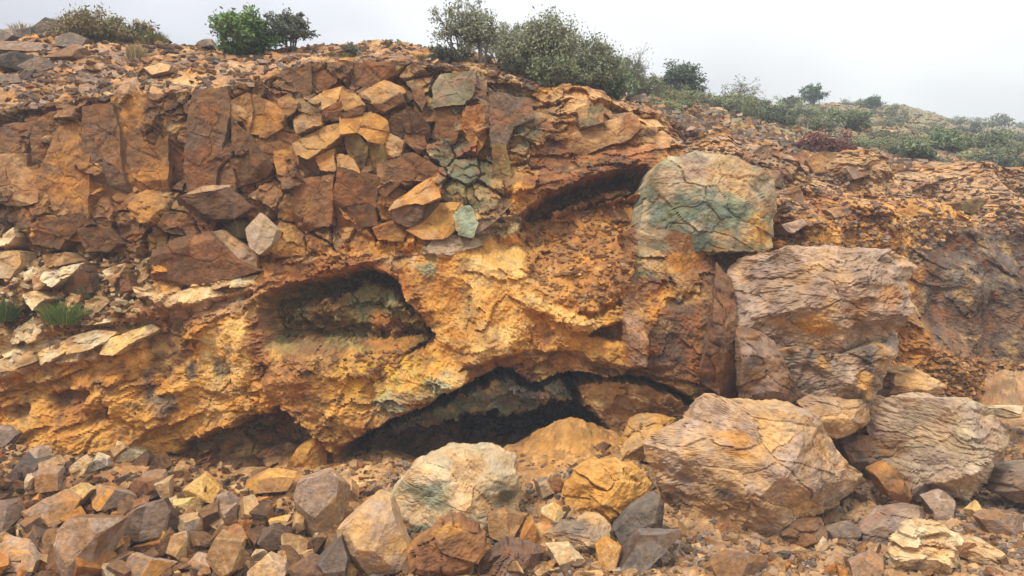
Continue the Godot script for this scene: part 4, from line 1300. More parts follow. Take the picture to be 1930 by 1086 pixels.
func split(a: Vector3, b: Vector3, d: Vector3, col: Color, limit: float, depth: int, v: PackedVector3Array, c: PackedColorArray) -> void:
	# the longest edge is halved, so that neighbours that share it halve it too
	var la := a.distance_squared_to(b)
	var lb := b.distance_squared_to(d)
	var lc := d.distance_squared_to(a)
	var most := maxf(la, maxf(lb, lc))
	if most < limit * limit:
		v.append_array([a, b, d])
		c.append_array([col, col, col])
		return
	if la == most:
		var m := (a + b) * 0.5
		split(a, m, d, col, limit, depth, v, c)
		split(m, b, d, col, limit, depth, v, c)
	elif lb == most:
		var m := (b + d) * 0.5
		split(a, b, m, col, limit, depth, v, c)
		split(a, m, d, col, limit, depth, v, c)
	else:
		var m := (d + a) * 0.5
		split(a, b, m, col, limit, depth, v, c)
		split(m, b, d, col, limit, depth, v, c)


func random_planes(sx: float, sy: float, sz: float, cuts: int) -> Array:
	var p := []
	for ax in 3:
		for s in [-1.0, 1.0]:
			var n := Vector3.ZERO
			n[ax] = s
			n = (n + Vector3(rng.randf_range(-0.35, 0.35), rng.randf_range(-0.35, 0.35), rng.randf_range(-0.35, 0.35))).normalized()
			p.append(Plane(n, [sx, sy, sz][ax] * rng.randf_range(0.8, 1.0)))
	for k in cuts:
		var n := Vector3(rng.randfn(), rng.randfn(), rng.randfn()).normalized()
		p.append(Plane(n, (absf(n.x) * sx + absf(n.y) * sy + absf(n.z) * sz) * rng.randf_range(0.55, 0.75)))
	return p


func traced_stone(label: String, poly: String, gx: float, gy: float, a: String, b: String, lift := 0.0) -> void:
	var pp := pts(poly)
	var bottom := pp[0]
	var mid := Vector2.ZERO
	for q in pp:
		mid += q
		if q.y > bottom.y:
			bottom = q
	mid /= pp.size()
	var g := on_ground(mid.x, minf(bottom.y, 1100.0) + 4.0)
	var z := minf(g.z - 0.06 + lift, 2.4)
	var o := outline_at(poly, z)
	var ring: PackedVector2Array = o[0]
	var size: Vector2 = o[2]
	var s := minf(size.x, size.y)
	var planes := []
	var n := ring.size()
	var area := 0.0
	for i in n:
		area += ring[i].cross(ring[(i + 1) % n])
	for i in n:
		var e := ring[(i + 1) % n] - ring[i]
		var nn := Vector2(e.y, -e.x).normalized() * signf(area)
		var d := -1e9
		for q in ring:
			d = maxf(d, nn.dot(q))
		var tilt := rng.randf_range(-0.25, 0.45)
		var v := Vector3(nn.x, nn.y, tilt).normalized()
		planes.append(Plane(v, d * Vector2(v.x, v.y).length()))
	var f := Vector3(gx, gy, 1.0).normalized()
	planes.append(Plane(f, s * 0.30))
	for k in 2:
		var ang := rng.randf() * TAU
		var w := Vector3(gx + cos(ang) * 0.9, gy + sin(ang) * 0.9, 1.0).normalized()
		planes.append(Plane(w, s * rng.randf_range(0.32, 0.42)))
	planes.append(Plane(Vector3(rng.randf_range(-0.3, 0.3), rng.randf_range(-0.3, 0.3), -1).normalized(), s * 0.45))
	var mi := MeshInstance3D.new()
	mi.mesh = stone_mesh(planes, pal(a), pal(b), s * 0.018, 0.028)
	mi.name = numbered("stone")
	mi.position = o[1]
	add_child(mi, true)
	tag(mi, label, "stone")
	M.marks.append([mid, short(label)])


func build_rubble() -> void:
	rng.seed = 77
	M.marks = []
	var rows := [
		["large wedge-shaped stone with a dark brown right face, in the left rubble", "203,1003 255,958 309,940 311,981 322,1003 282,1018 240,1008", -0.3, 0.3, "mauve", "dkbrown"],
		["tall grey-brown stone with a pale pointed top, lower left rubble", "107,1036 118,998 140,973 184,977 201,999 186,1040 173,1092 101,1092", -0.1, 0.35, "pinkgrey", "brown"],
		["orange-faced stone with dark underside, left of the tall grey-brown stone", "44,966 85,940 133,962 125,983 83,1005 62,994", 0.1, 0.5, "orange", "mauve"],
		["flat diamond-shaped orange stone on the left rubble", "160,938 192,918 228,925 252,946 203,962", 0.0, 0.5, "orange", "mauve"],
		["tan stone with a straight broken edge, left of the orange diamond-shaped stone", "99,940 155,910 178,922 152,953 129,960", -0.1, 0.5, "tan", "paleoc"],
		["mauve-topped stone behind the tan one in the left rubble", "48,909 66,888 112,888 120,924 62,931", 0.0, 0.3, "mauve", "soil"],
		["dark purplish flat-faced stone at the far left of the rubble", "16,894 37,866 76,876 72,898 37,906", 0.0, 0.15, "purple", "dkgrey"],
		["squarish tan stone standing on the bottom edge, centre of the rubble", "390,1048 409,1010 451,1025 448,1074 424,1094 390,1062", -0.15, 0.3, "tan", "brown"],
		["wide pinkish stone with an orange right corner at the bottom left edge", "-20,1026 55,1034 76,1054 70,1080 20,1078 -20,1060", 0.0, 0.4, "pinkgrey", "orange"],
		["broad reddish stone with an orange left side at the bottom edge", "226,1080 250,1042 322,1065 290,1094 236,1094", 0.1, 0.5, "mauve", "orange"],
		["blocky grey-tan stone right of the wedge-shaped stone", "326,983 383,972 396,1006 354,1020", 0.0, 0.3, "tan", "grey"],
		["upright pinkish block right of the blocky grey-tan stone", "390,966 432,961 437,1006 400,1008", 0.0, 0.2, "pinkgrey", "brown"],
		["flat mauve-topped stone with a dark front, upper middle of the rubble", "268,902 306,898 322,929 274,942", 0.0, 0.4, "mauve", "brown"],
		["yellow-tan rough stone in the upper middle of the rubble", "344,924 387,895 414,922 402,946 354,938", 0.0, 0.4, "paleoc", "ochre"],
		["light tan square-faced stone below the yellow-tan one", "326,942 368,938 374,971 339,964", 0.1, 0.2, "tan", "paleoc"],
		["mauve stone with two flat faces right of the light tan square-faced stone", "405,942 427,932 455,951 443,986 409,976", -0.2, 0.3, "mauve", "purple"],
		["tan broken stone at the bottom edge left of the smooth five-sided boulder", "466,1080 501,1046 536,1069 543,1096 468,1096", 0.1, 0.4, "tan", "pinkgrey"],
		["dark brown leaning stone right of the squarish tan stone", "484,1020 516,991 547,1003 543,1049 505,1044", 0.2, 0.2, "dkbrown", "purple"],
		["tall tan stone with an orange top at the right end of the rubble", "564,904 626,886 645,907 636,1005 575,1016 558,952", -0.1, 0.25, "tan", "mauve"],
		["dark grey-brown stone on the bottom edge beside the smooth five-sided boulder", "587,1075 645,1008 662,1050 657,1096 598,1096", -0.2, 0.3, "dkbrown", "grey"],
		["small orange cube-shaped stone in front of the wedge-shaped stone", "276,1010 302,984 322,1002 306,1022", -0.2, 0.3, "orange", "soil"],
		["upright bright orange splinter beside the tall grey-brown stone", "178,1062 192,1008 208,1010 220,1034 198,1066", 0.4, 0.1, "orange", "brown"],
		["pale speckled stone standing on the bottom edge, lower left", "190,1094 194,1062 224,1060 226,1094", 0.0, 0.2, "cream", "mauve"],
		["low reddish stone beside the squarish tan stone", "348,1070 366,1052 396,1062 402,1080 372,1088", 0.0, 0.4, "pinkgrey", "soil"],
		["tan pointed stone at the cliff foot, top of the rubble", "194,846 212,822 238,838 264,860 250,870 208,862", 0.1, 0.3, "tan", "cream"],
		["grey-brown wedge below the tan pointed stone at the cliff foot", "162,882 180,860 200,866 206,878 178,888", 0.2, 0.3, "grey", "cream"],
		["mauve flat-topped stone near the cliff foot at left", "44,862 66,842 92,848 96,864 60,872", 0.0, 0.5, "mauve", "pinkgrey"],
		["tan angular stone beside the mauve flat-topped stone", "78,872 106,860 122,876 112,890 84,886", 0.0, 0.4, "tan", "mauve"],
		["purple-grey rounded stone at the extreme left at the cliff foot", "-16,800 14,802 38,816 26,834 -16,838", 0.2, 0.4, "mauve", "dkgrey"],
		["long flat stone slab against the cliff foot left of the overhang", "80,832 120,822 126,828 90,838", 0.0, 0.6, "brown", "tan"],
		["rough orange stone below the overhang, left of the orange triangular rock", "450,920 500,894 556,898 540,925 470,932", 0.0, 0.5, "ochre", "soil"],
		["orange-tan broken stone beside the tall tan stone", "506,982 546,972 544,992 512,994", 0.0, 0.3, "ochre", "tan"],
		["dark stone half hidden at the left edge of the rubble", "-20,945 30,940 40,975 8,998 -20,1000", 0.1, 0.3, "purple", "mauve"],
		["cup-shaped tan stone with a sharp rim below the green-stained boulder", "920,968 957,980 988,974 972,1012 957,1026 926,1012", -0.2, 0.2, "tan", "brown"],
		["small pink stone leaning on the green-stained boulder", "912,953 935,930 960,940 966,960 920,972", 0.0, 0.3, "red", "pinkgrey"],
		["cream hollowed stone right of the cup-shaped tan stone", "1020,961 1041,950 1066,970 1046,986 1022,983", 0.0, 0.4, "cream", "ochre"],
		["narrow orange stone right of the cup-shaped tan stone", "980,1010 1005,980 1014,1003 1010,1038 972,1034", 0.1, 0.2, "orange", "rust"],
		["pale flat stone on the bottom edge below the long grey-tan rock", "1034,1032 1071,1027 1099,1062 1056,1072", 0.0, 0.5, "cream", "tan"],
		["orange stone beside the dark flat slab at the bottom", "1126,1042 1145,1020 1169,1036 1165,1060 1130,1072", -0.1, 0.3, "orange", "tan"],
		["dark flat slab in front of the blue-grey slanted rock", "1165,1058 1207,1010 1286,1008 1246,1042 1215,1074", 0.0, 0.5, "grey", "dkbrown"],
		["pinkish cube-shaped stone in front of the blocky right boulder", "1741,940 1782,928 1799,944 1795,968 1756,972", 0.0, 0.3, "pinkgrey", "mauve"],
		["small yellowish upright stone in front of the blocky right boulder", "1828,960 1845,946 1854,977 1837,980", 0.0, 0.2, "paleoc", "tan"],
		["small tan cube at the lower right below the biggest boulder", "1532,1021 1557,1016 1561,1041 1539,1043", 0.1, 0.3, "tan", "beige"],
		["white-pink stone resting on the sandy mound in the lower cave mouth", "1022,830 1040,818 1056,824 1050,836 1028,840", 0.0, 0.4, "pinkgrey", "cream"],
		["small dark stone on the right of the sandy mound", "1120,842 1136,832 1152,838 1150,852 1126,854", 0.0, 0.3, "brown", "dkbrown"],
		["grey stone at the left foot of the cracked orange boulder", "1012,908 1034,902 1046,930 1020,942", 0.0, 0.2, "grey", "tan"],
		["rust stone between the grey stone and the cracked orange boulder", "1036,904 1058,902 1062,930 1044,936", 0.0, 0.2, "rust", "brown"],
		["brown-grey rock in the bottom right corner", "1850,980 1890,966 1940,975 1940,1010 1870,1012", 0.0, 0.4, "mauve", "brown"],
		["low grey stone left of the pinkish rock in the lower right", "1560,1000 1600,985 1626,1000 1612,1020 1566,1022", 0.0, 0.5, "mauve", "grey"],
		["long brown stone at the bottom edge right of centre", "1340,1060 1380,1040 1440,1050 1450,1080 1360,1090", 0.0, 0.5, "brown", "grey"],
		["reddish stone at the bottom edge left of the pale layered rock", "1600,1060 1640,1044 1668,1058 1656,1086 1606,1088", 0.0, 0.5, "mauve", "soil"],
	]
	for r in rows:
		traced_stone(r[0], r[1], r[2], r[3], r[4], r[5])

	# loose stones between the big ones: a few shapes, each placed once per stone
	var cols := [["brown", "purple", "greyish brown"], ["tan", "brown", "tan"], ["orange", "rust", "orange-brown"], ["soil", "redbrown", "reddish brown"], ["beige", "tan", "pale"], ["dkbrown", "brown", "dark brown"]]
	var shapes := []
	for c in cols:
		var set_ := []
		for k in 7:
			set_.append(stone_mesh(random_planes(0.5, rng.randf_range(0.16, 0.36), rng.randf_range(0.26, 0.42), rng.randi_range(3, 6)), pal(c[0]), pal(c[1]), 0.012, 0.022))
		shapes.append(set_)
	M.shapes = shapes
	rng.seed = 991
	var spots := [] # px area, count, size range
	for q in [[-20, 660, 845, 1095, 300, 0.055, 0.2], [640, 1240, 930, 1095, 45, 0.05, 0.13], [1250, 1930, 985, 1095, 34, 0.05, 0.14]]:
		for k in q[4]:
			var px := rng.randf_range(q[0], q[1])
			var f := sqrt(rng.randf())
			var py := lerpf(q[2], q[3], f)
			if px < 660 and py < 835 + px * 0.12:
				continue
			var p := on_ground(px, py)
			var s := lerpf(q[5], q[6], pow(rng.randf(), 2.0)) * 1.45
			var ci: int = [0, 1, 5, 2, 3, 3, 1, 5, 5, 4 if rng.randf() < 0.5 else 0][rng.randi() % 10]
			var mi := MeshInstance3D.new()
			mi.mesh = shapes[ci][rng.randi() % 7]
			mi.name = numbered("loose_stone")
			mi.transform = Transform3D(Basis.from_euler(Vector3(rng.randf() * TAU, rng.randf() * TAU, rng.randf() * TAU)).scaled(Vector3.ONE * s), p + Vector3(0, s * rng.randf_range(0.05, 0.4), 0))
			add_child(mi, true)
			var where := "in the rubble pile at the left foot of the cliff" if px < 660 else ("among the boulders below the lower cave" if px < 1245 else "on the stony ground at the lower right")
			var by := near_label(Vector2(px, py), M.marks, 130.0)
			tag(mi, "%s angular %s stone %s" % ["tiny" if s < 0.13 else ("small" if s < 0.2 else "medium"), cols[ci][2], by if by else where], "stone", "loose %s stones in the rubble" % cols[ci][2])


func short(label: String) -> String:
	var best := label
	for cut in [",", " with ", " in the ", " on the ", " at the ", " standing ", " in front ", " below ", " beside ", " that "]:
		var i := best.find(cut)
		if i > 0:
			best = best.substr(0, i)
	return best


func near_label(at_: Vector2, marks: Array, reach: float) -> String:
	var best := reach * reach
	var out := ""
	for m in marks:
		var d: Vector2 = at_ - m[0]
		var dd := d.x * d.x + d.y * d.y * 4.0
		if dd < best and m[1].split(" ").size() >= 3 and m[1].split(" ").size() <= 7:
			best = dd
			var how := ""
			if absf(d.x) > absf(d.y) * 1.2:
				how = ("close " if absf(d.x) < 45.0 else "farther ") + ("left of" if d.x < 0 else "right of")
			else:
				how = "just behind" if d.y < 0 else "just in front of"
			out = "%s the %s" % [how, m[1]]
	return out


func hill_stone(label: String, poly: String, a: String, b: String, gy: float) -> void:
	var pp := pts(poly)
	var mid := Vector2.ZERO
	var bot := 0.0
	for q in pp:
		mid += q
		bot = maxf(bot, q.y)
	mid /= pp.size()
	var g := on_hill(mid.x, bot - 4.0)
	var o := outline_at(poly, g.z)
	var ring: PackedVector2Array = o[0]
	var s: float = minf(o[2].x, o[2].y)
	var planes := []
	var n := ring.size()
	var area := 0.0
	for i in n:
		area += ring[i].cross(ring[(i + 1) % n])
	for i in n:
		var e := ring[(i + 1) % n] - ring[i]
		var nn := Vector2(e.y, -e.x).normalized() * signf(area)
		var d := -1e9
		for q in ring:
			d = maxf(d, nn.dot(q))
		var v := Vector3(nn.x, nn.y, rng.randf_range(-0.2, 0.3)).normalized()
		planes.append(Plane(v, d * Vector2(v.x, v.y).length()))
	planes.append(Plane(Vector3(rng.randf_range(-0.4, 0.4), gy, 1.0).normalized(), s * 0.4))
	planes.append(Plane(Vector3(rng.randf_range(-0.4, 0.4), gy + 0.9, 1.0).normalized(), s * 0.5))
	planes.append(Plane(Vector3(0, 0, -1), s * 0.7))
	var mi := MeshInstance3D.new()
	mi.mesh = stone_mesh(planes, pal(a), pal(b), s * 0.04)
	mi.name = numbered("outcrop_rock")
	mi.position = o[1]
	add_child(mi, true)
	tag(mi, label, "rock")


func build_outcrop() -> void:
	rng.seed = 333
	for r in [
		["peaked dark grey rock at the top of the left outcrop", "62,58 92,34 116,39 120,62 85,72", "grey", "dkgrey", 0.2],
		["big slanted grey-brown slab on the right side of the left outcrop", "88,110 147,82 164,92 157,116 121,114", "mauve", "brown", 0.5],
		["dark squarish rock in shadow at the left edge of the outcrop", "5,105 37,98 46,138 5,134", "dkgrey", "grey", -0.1],
		["dark rock right of the squarish one in the left outcrop", "44,127 63,110 92,112 105,131 74,140", "dkgrey", "mauve", 0.2],
		["low grey slab at the left edge below the outcrop", "-16,146 33,139 46,156 18,160 -16,156", "grey", "mauve", 0.5],
		["small dark rock below the dark rocks of the left outcrop", "38,142 55,129 76,136 72,151 46,152", "dkgrey", "purple", 0.2],
		["grey slab at the top left edge of the picture", "-20,60 22,53 36,70 20,84 -20,84", "grey", "mauve", 0.4],
		["small dark slab left of the peaked rock", "28,57 60,52 66,72 34,76", "dkgrey", "mauve", 0.3],
		["wide flat grey-brown slab below the peaked rock", "108,74 140,62 168,74 160,94 112,88", "mauve", "grey", 0.5],
		["long thin reddish slab across the left outcrop", "-10,86 74,76 102,94 60,100 -10,98", "mauve", "soil", 0.6],
		["dark rock behind the right end of the dry grass bush", "263,74 295,65 320,76 297,92 269,88", "dkgrey", "purple", 0.2],
		["grey rock on the skyline left of the green bush", "370,80 398,73 408,94 372,92", "grey", "mauve", 0.3],
		["flat tan slab on the stony slope below the straw tuft", "271,130 302,120 326,125 326,136 291,149", "mauve", "tan", 0.7],
		["purple-grey slab at the right foot of the shrub thicket", "1183,184 1215,176 1224,194 1192,196", "mauve", "grey", 0.5],
	]:
		hill_stone(r[0], r[1], r[2], r[3], r[4])


# ------------------------------------------------------------------ plants

func tube(v: PackedVector3Array, c: PackedColorArray, a: Vector3, b: Vector3, ra: float, rb: float, col: Color) -> void:
	var d := (b - a).normalized()
	var u := d.cross(Vector3.UP if absf(d.y) < 0.9 else Vector3.RIGHT).normalized()
	var w := d.cross(u)
	for k in 4:
		var p := u * cos(k * PI / 2) + w * sin(k * PI / 2)
		var q := u * cos((k + 1) * PI / 2) + w * sin((k + 1) * PI / 2)
		for t in [a + p * ra, a + q * ra, b + p * rb, a + q * ra, b + q * rb, b + p * rb]:
			v.append(t)
			c.append(col)


func leaf(v: PackedVector3Array, c: PackedColorArray, p: Vector3, s: float, col: Color) -> void:
	var a := Vector3(rng.randfn(), rng.randfn(), rng.randfn()).normalized() * s
	var b := a.cross(Vector3(rng.randfn(), rng.randfn(), rng.randfn())).normalized() * s * 0.38
	for t in [p - a, p + b, p + a, p - a, p + a, p - b]:
		v.append(t)
		c.append(col)


# kinds: dense (juniper-like), airy (grey-olive tree), bare (twigs), mound (low heath)
func shrub(called: String, kind: String, base: Vector3, h: float, w: float, leaf_col: Color, leaf_col2: Color, leaves: int, ls: float, parts := true) -> Node3D:
	var root := Node3D.new()
	root.name = numbered(called)
	root.position = base
	add_child(root, true)
	var bv := PackedVector3Array()
	var bc := PackedColorArray()
	var lv := PackedVector3Array()
	var lc := PackedColorArray()
	var bark := lin(Color8(105, 92, 84))
	var lobes := FastNoiseLite.new()
	lobes.seed = rng.randi() % 10000
	lobes.frequency = 1.1
	var stems := {"dense": 8, "airy": 5, "bare": 4, "mound": 7}[kind] as int
	var clumps := {"dense": 90, "airy": 70, "bare": 60, "mound": 60}[kind] as int
	var spread := {"dense": 0.075, "airy": 0.055, "bare": 0.06, "mound": 0.13}[kind] as float
	var mids := []
	var r0 := 0.010 + h * 0.009
	for q in stems:
		var an := TAU * (q + rng.randf()) / stems
		var out := rng.randf_range(0.1, 0.9)
		var foot := Vector3(cos(an) * w * 0.05, -0.08, sin(an) * w * 0.05)
		var m := Vector3(cos(an) * w * 0.22 * out, h * rng.randf_range(0.25, 0.42), sin(an) * w * 0.2 * out)
		var m2 := m + Vector3(cos(an) * w * 0.12 * out + rng.randfn() * w * 0.03, h * rng.randf_range(0.15, 0.3), sin(an) * w * 0.1 * out)
		tube(bv, bc, foot, m, r0, r0 * 0.75, bark)
		tube(bv, bc, m, m2, r0 * 0.75, r0 * 0.45, bark)
		mids.append(m)
		mids.append(m2)
	for k in clumps:
		var d := Vector3(rng.randfn(), rng.randfn(), rng.randfn()).normalized()
		if kind != "dense" and kind != "mound":
			d.y = absf(d.y) * 1.2 - 0.35
			d = d.normalized()
		var rr := pow(rng.randf(), 0.45) * (0.8 + 0.5 * lobes.get_noise_3d(d.x * 1.4, d.y * 1.4, d.z * 1.4))
		var e := Vector3(d.x * w * 0.5, h * 0.5 + d.y * h * 0.5, d.z * w * 0.5)
		e = Vector3(0, h * 0.46, 0).lerp(e, minf(rr * 1.12, 1.08))
		if kind == "mound":
			e.y = absf(e.y - h * 0.3) * 1.25
		e.y = maxf(e.y, h * 0.05)
		var from: Vector3 = mids[0]
		for m in mids:
			if m.distance_squared_to(e) < from.distance_squared_to(e) and m.y < e.y + h * 0.1:
				from = m
		var bend := from.lerp(e, 0.55) + Vector3(rng.randfn(), rng.randfn(), rng.randfn()) * h * 0.03
		tube(bv, bc, from, bend, r0 * 0.4, r0 * 0.25, bark)
		tube(bv, bc, bend, e, r0 * 0.25, r0 * 0.1, bark)
		for z in 3:
			tube(bv, bc, bend.lerp(e, rng.randf()), e + Vector3(rng.randfn(), rng.randfn() + 0.5, rng.randfn()) * h * spread * 0.8, r0 * 0.14, r0 * 0.07, bark)
		var cc := leaf_col.lerp(leaf_col2, clampf(rng.randf() * 0.7 + 0.5 * (e.y / h - 0.3), 0.0, 1.0))
		var flat := rng.randf_range(0.6, 1.0)
		var size := h * spread * rng.randf_range(0.6, 1.3)
		for q in leaves / clumps:
			var p := e + Vector3(rng.randfn() * size, rng.randfn() * size * flat, rng.randfn() * size)
			p.y = maxf(p.y, 0.0)
			var g := rng.randf_range(0.82, 1.2)
			leaf(lv, lc, p, ls * rng.randf_range(0.6, 1.3), Color(cc.r * g, cc.g * g, cc.b * g))
	commit("branches", bv, bc, PackedInt32Array(), M.bark, root)
	if lv.size():
		commit("foliage", lv, lc, PackedInt32Array(), M.leaf, root)
	return root


func tussock(called: String, base: Vector3, h: float, w: float, n: int, c1: Color, c2: Color, lean := 0.5) -> MeshInstance3D:
	var v := PackedVector3Array()
	var c := PackedColorArray()
	for k in n:
		var an := rng.randf() * TAU
		var r := sqrt(rng.randf())
		var a := Vector3(cos(an) * w * 0.3 * r, -0.03, sin(an) * w * 0.3 * r)
		var hh := h * rng.randf_range(0.5, 1.05) * (1.0 - 0.35 * r)
		var tip := a + Vector3(cos(an) * w * 0.28 * lean * 2.0 * rng.randf(), hh, sin(an) * w * 0.25 * lean * 2.0 * rng.randf())
		var mid := a.lerp(tip, 0.55) + Vector3(0, hh * 0.12, 0)
		var side := Vector3(-sin(an), 0, cos(an)).rotated(Vector3.UP, rng.randfn()) * maxf(0.004, h * 0.012)
		var col := c1.lerp(c2, rng.randf())
		var g := rng.randf_range(0.75, 1.25)
		col = Color(col.r * g, col.g * g, col.b * g)
		for t in [a - side, a + side, mid + side * 0.8, a - side, mid + side * 0.8, mid - side * 0.8, mid - side * 0.8, mid + side * 0.8, tip]:
			v.append(t)
			c.append(col)
	var o := commit(called, v, c, PackedInt32Array(), M.grass, self)
	o.position = base
	return o


func build_plants() -> void:
	rng.seed = 2024
	var g1 := lin(Color8(84, 116, 66))
	var g2 := lin(Color8(124, 150, 92))
	var o1 := lin(Color8(112, 116, 90))
	var o2 := lin(Color8(160, 163, 132))
	var d1 := lin(Color8(88, 98, 82))
	var d2 := lin(Color8(132, 136, 118))
	var k1 := lin(Color8(138, 148, 106))
	# label, kind, px, base py, height px, width px, colours, leaves, leaf size
	var marks := []
	var rows := [
		["dense bright green rounded bush on the skyline at left", "dense", 462, 108, 84, 132, g1, g2, 9000, 0.035],
		["dark airy bush directly behind the bright green bush", "airy", 546, 104, 88, 92, d1, d2, 3200, 0.03],
		["tiny twiggy bush on the skyline between the green bush and the dark round bush", "bare", 662, 108, 28, 38, d1, d2, 260, 0.025],
		["pale low bush just left of the small dark round bush", "mound", 706, 108, 17, 32, o1, o2, 700, 0.025],
		["small dark round bush on the skyline left of the thicket", "dense", 750, 110, 32, 56, d1, g1, 2400, 0.03],
		["very small bush at the right foot of the dark airy bush", "mound", 612, 108, 18, 34, d1, d2, 500, 0.025],
		["low dark bush at the left end of the thicket", "dense", 845, 118, 36, 82, d1, d2, 2989, 0.024],
		["tall thin grey shrub tree at the left end of the thicket", "airy", 866, 120, 116, 106, d2, o2, 2989, 0.022],
		["tallest sparse shrub tree of the thicket, second from left", "airy", 908, 126, 132, 77, d2, o2, 2989, 0.022],
		["grey-green shrub in the middle of the thicket below the tallest one", "airy", 950, 136, 92, 129, o1, o2, 4830, 0.024],
		["dense olive bush low in the middle of the thicket", "dense", 985, 146, 81, 106, o1, o2, 4830, 0.026],
		["broad rounded olive shrub right of the thicket's middle", "dense", 1028, 160, 137, 129, o1, o2, 8049, 0.026],
		["olive shrub on the right half of the thicket with pale tips", "dense", 1080, 172, 111, 113, o1, o2, 6439, 0.026],
		["lower olive shrub spilling down the slope at the thicket's right", "dense", 1118, 184, 97, 106, o1, k1, 5290, 0.026],
		["bare twiggy tree standing behind the right end of the thicket", "bare", 1150, 186, 116, 82, d2, o2, 804, 0.020],
		["green bush at the right end of the thicket", "dense", 1160, 194, 75, 82, g1, o2, 4140, 0.024],
		["leaning bare shrub tree at the far right end of the thicket", "bare", 1200, 180, 99, 66, d2, o2, 482, 0.020],
		["low olive bush on the skyline between the thicket and the round grey-green tree", "dense", 1216, 188, 50, 92, o1, o2, 3200, 0.025],
		["low twiggy scrub behind the thicket's right end", "airy", 1178, 184, 84, 80, d2, o1, 2600, 0.022],
		["pale feathery shrub filling the thicket between the tall trees and the broad olive shrub", "airy", 975, 140, 99, 106, o1, o2, 3600, 0.022],
		["thin-leaved shrub on the skyline behind the broad olive shrub", "airy", 1052, 166, 126, 99, d2, o2, 3000, 0.022],
		["olive shrub filling the right end of the thicket behind the green bush", "dense", 1122, 186, 116, 92, o1, o2, 6400, 0.025],
		["low olive shrub in front of the broad olive shrub at the foot of the thicket", "dense", 1058, 178, 70, 120, o1, k1, 5600, 0.025],
		["dry brown-green rounded bush at the left skyline behind the dry grass", "mound", 178, 76, 62, 130, lin(Color8(150, 132, 98)), lin(Color8(126, 128, 84)), 6000, 0.028],
		["low dry brown-green bush right of the rounded brown-green bush", "mound", 262, 84, 44, 100, lin(Color8(158, 138, 104)), lin(Color8(120, 122, 84)), 4200, 0.028],
		["low dark bush on the skyline between the thicket and the round grey-green tree", "mound", 1240, 184, 24, 48, d1, d2, 800, 0.03],
		["round dark grey-green tree on the skyline right of the thicket", "dense", 1286, 182, 66, 92, d1, lin(Color8(104, 122, 96)), 6000, 0.04],
		["wide leafless twiggy bush right of the round grey-green tree", "bare", 1392, 196, 46, 112, d2, o2, 700, 0.03],
		["small conical tree on the misty skyline", "dense", 1530, 196, 36, 50, d1, g1, 2600, 0.05],
		["low bush left of the small conical tree on the misty skyline", "mound", 1492, 200, 20, 56, d1, o1, 1200, 0.05],
		["dark small tree on the misty skyline near the stony knoll", "dense", 1642, 206, 26, 44, d1, g1, 2200, 0.055],
		["low reddish-purple bush on the stony slope", "mound", 1552, 292, 46, 118, lin(Color8(112, 74, 72)), lin(Color8(136, 96, 84)), 6500, 0.03],
		["faint pale tree at the far right skyline in the mist", "airy", 1888, 248, 34, 54, o1, o2, 1600, 0.06],
		["faint low bush beside the pale tree at the far right skyline", "bare", 1846, 244, 26, 44, d2, o2, 500, 0.05],
		["broad green bush on the misty slope at right", "mound", 1774, 284, 46, 120, lin(Color8(104, 122, 88)), k1, 6000, 0.045],
		["grey-green bush below the stony knoll, left of the broad green bush", "mound", 1590, 240, 36, 130, o1, k1, 5000, 0.045],
		["pale grassy mound of bush below the wide leafless bush", "mound", 1440, 222, 24, 110, k1, o2, 3600, 0.035],
		["dull green bush at the right edge of the misty slope", "mound", 1862, 282, 42, 100, o1, k1, 4400, 0.05],
		["dark green bush at the lower edge of the broad green bush", "mound", 1716, 300, 34, 90, d1, k1, 3600, 0.04],
	]
	for r in rows:
		var b := on_hill(r[2], r[3])
		var s: float = (EYE.z - b.z) * K
		tag(shrub("shrub", r[1], b, r[4] * s, r[5] * s, r[6], r[7], r[8], r[9]), r[0], "shrub")
		if r[2] > 1230 and r[2] < 1900:
			marks.append([Vector2(r[2], r[3] - r[4] * 0.3), short(r[0])])
	M.shrub_marks = marks

	# low heath over the hill on the right
	var protos := []
	var gl := "low grey-green heath bush on the misty slope right of the thicket"
	for k in 5:
		var c1: Color = [o1, k1, o1, d1, k1][k]
		var c2: Color = [o2, o2, k1, o1, lin(Color8(150, 140, 100))][k]
		var p := shrub("heath_bush", "mound", Vector3.ZERO, 0.34, 1.3, c1, c2, 3600, 0.024)
		tag(p, gl, "shrub", "low heath bushes on the misty slope")
		protos.append(p)
	for k in 84:
		var px := rng.randf_range(1220.0, 2040.0)
		var top := curve_at(ridge, px).y
		var bottom := lerpf(top + 30.0, curve_at(crest, px).y - 12.0, smoothstep(1380.0, 1720.0, px))
		var py := lerpf(top, bottom, rng.randf())
		var p := on_hill(px, py)
		var src: Node3D = protos[k % 5]
		var o: Node3D = src
		if k >= 5:
			o = src.duplicate()
			o.name = numbered("heath_bush")
			add_child(o, true)
		o.position = p - Vector3(0, 0.06, 0)
		var by := near_label(Vector2(px, py), M.shrub_marks, 420.0)
		o.set_meta("label", "low %s heath bush %s" % [["grey-green", "olive-green", "pale green", "dark green", "yellowish"][k % 5], by] if by else gl)
		var s := rng.randf_range(0.55, 1.2) * (0.55 + (EYE.z - p.z) / 34.0)
		o.scale = Vector3(s, s * rng.randf_range(0.7, 1.1), s)
		o.rotation.y = rng.randf() * TAU

	# grasses
	var straw := lin(Color8(196, 170, 126))
	var straw2 := lin(Color8(150, 136, 96))
	var gg := lin(Color8(96, 118, 56))
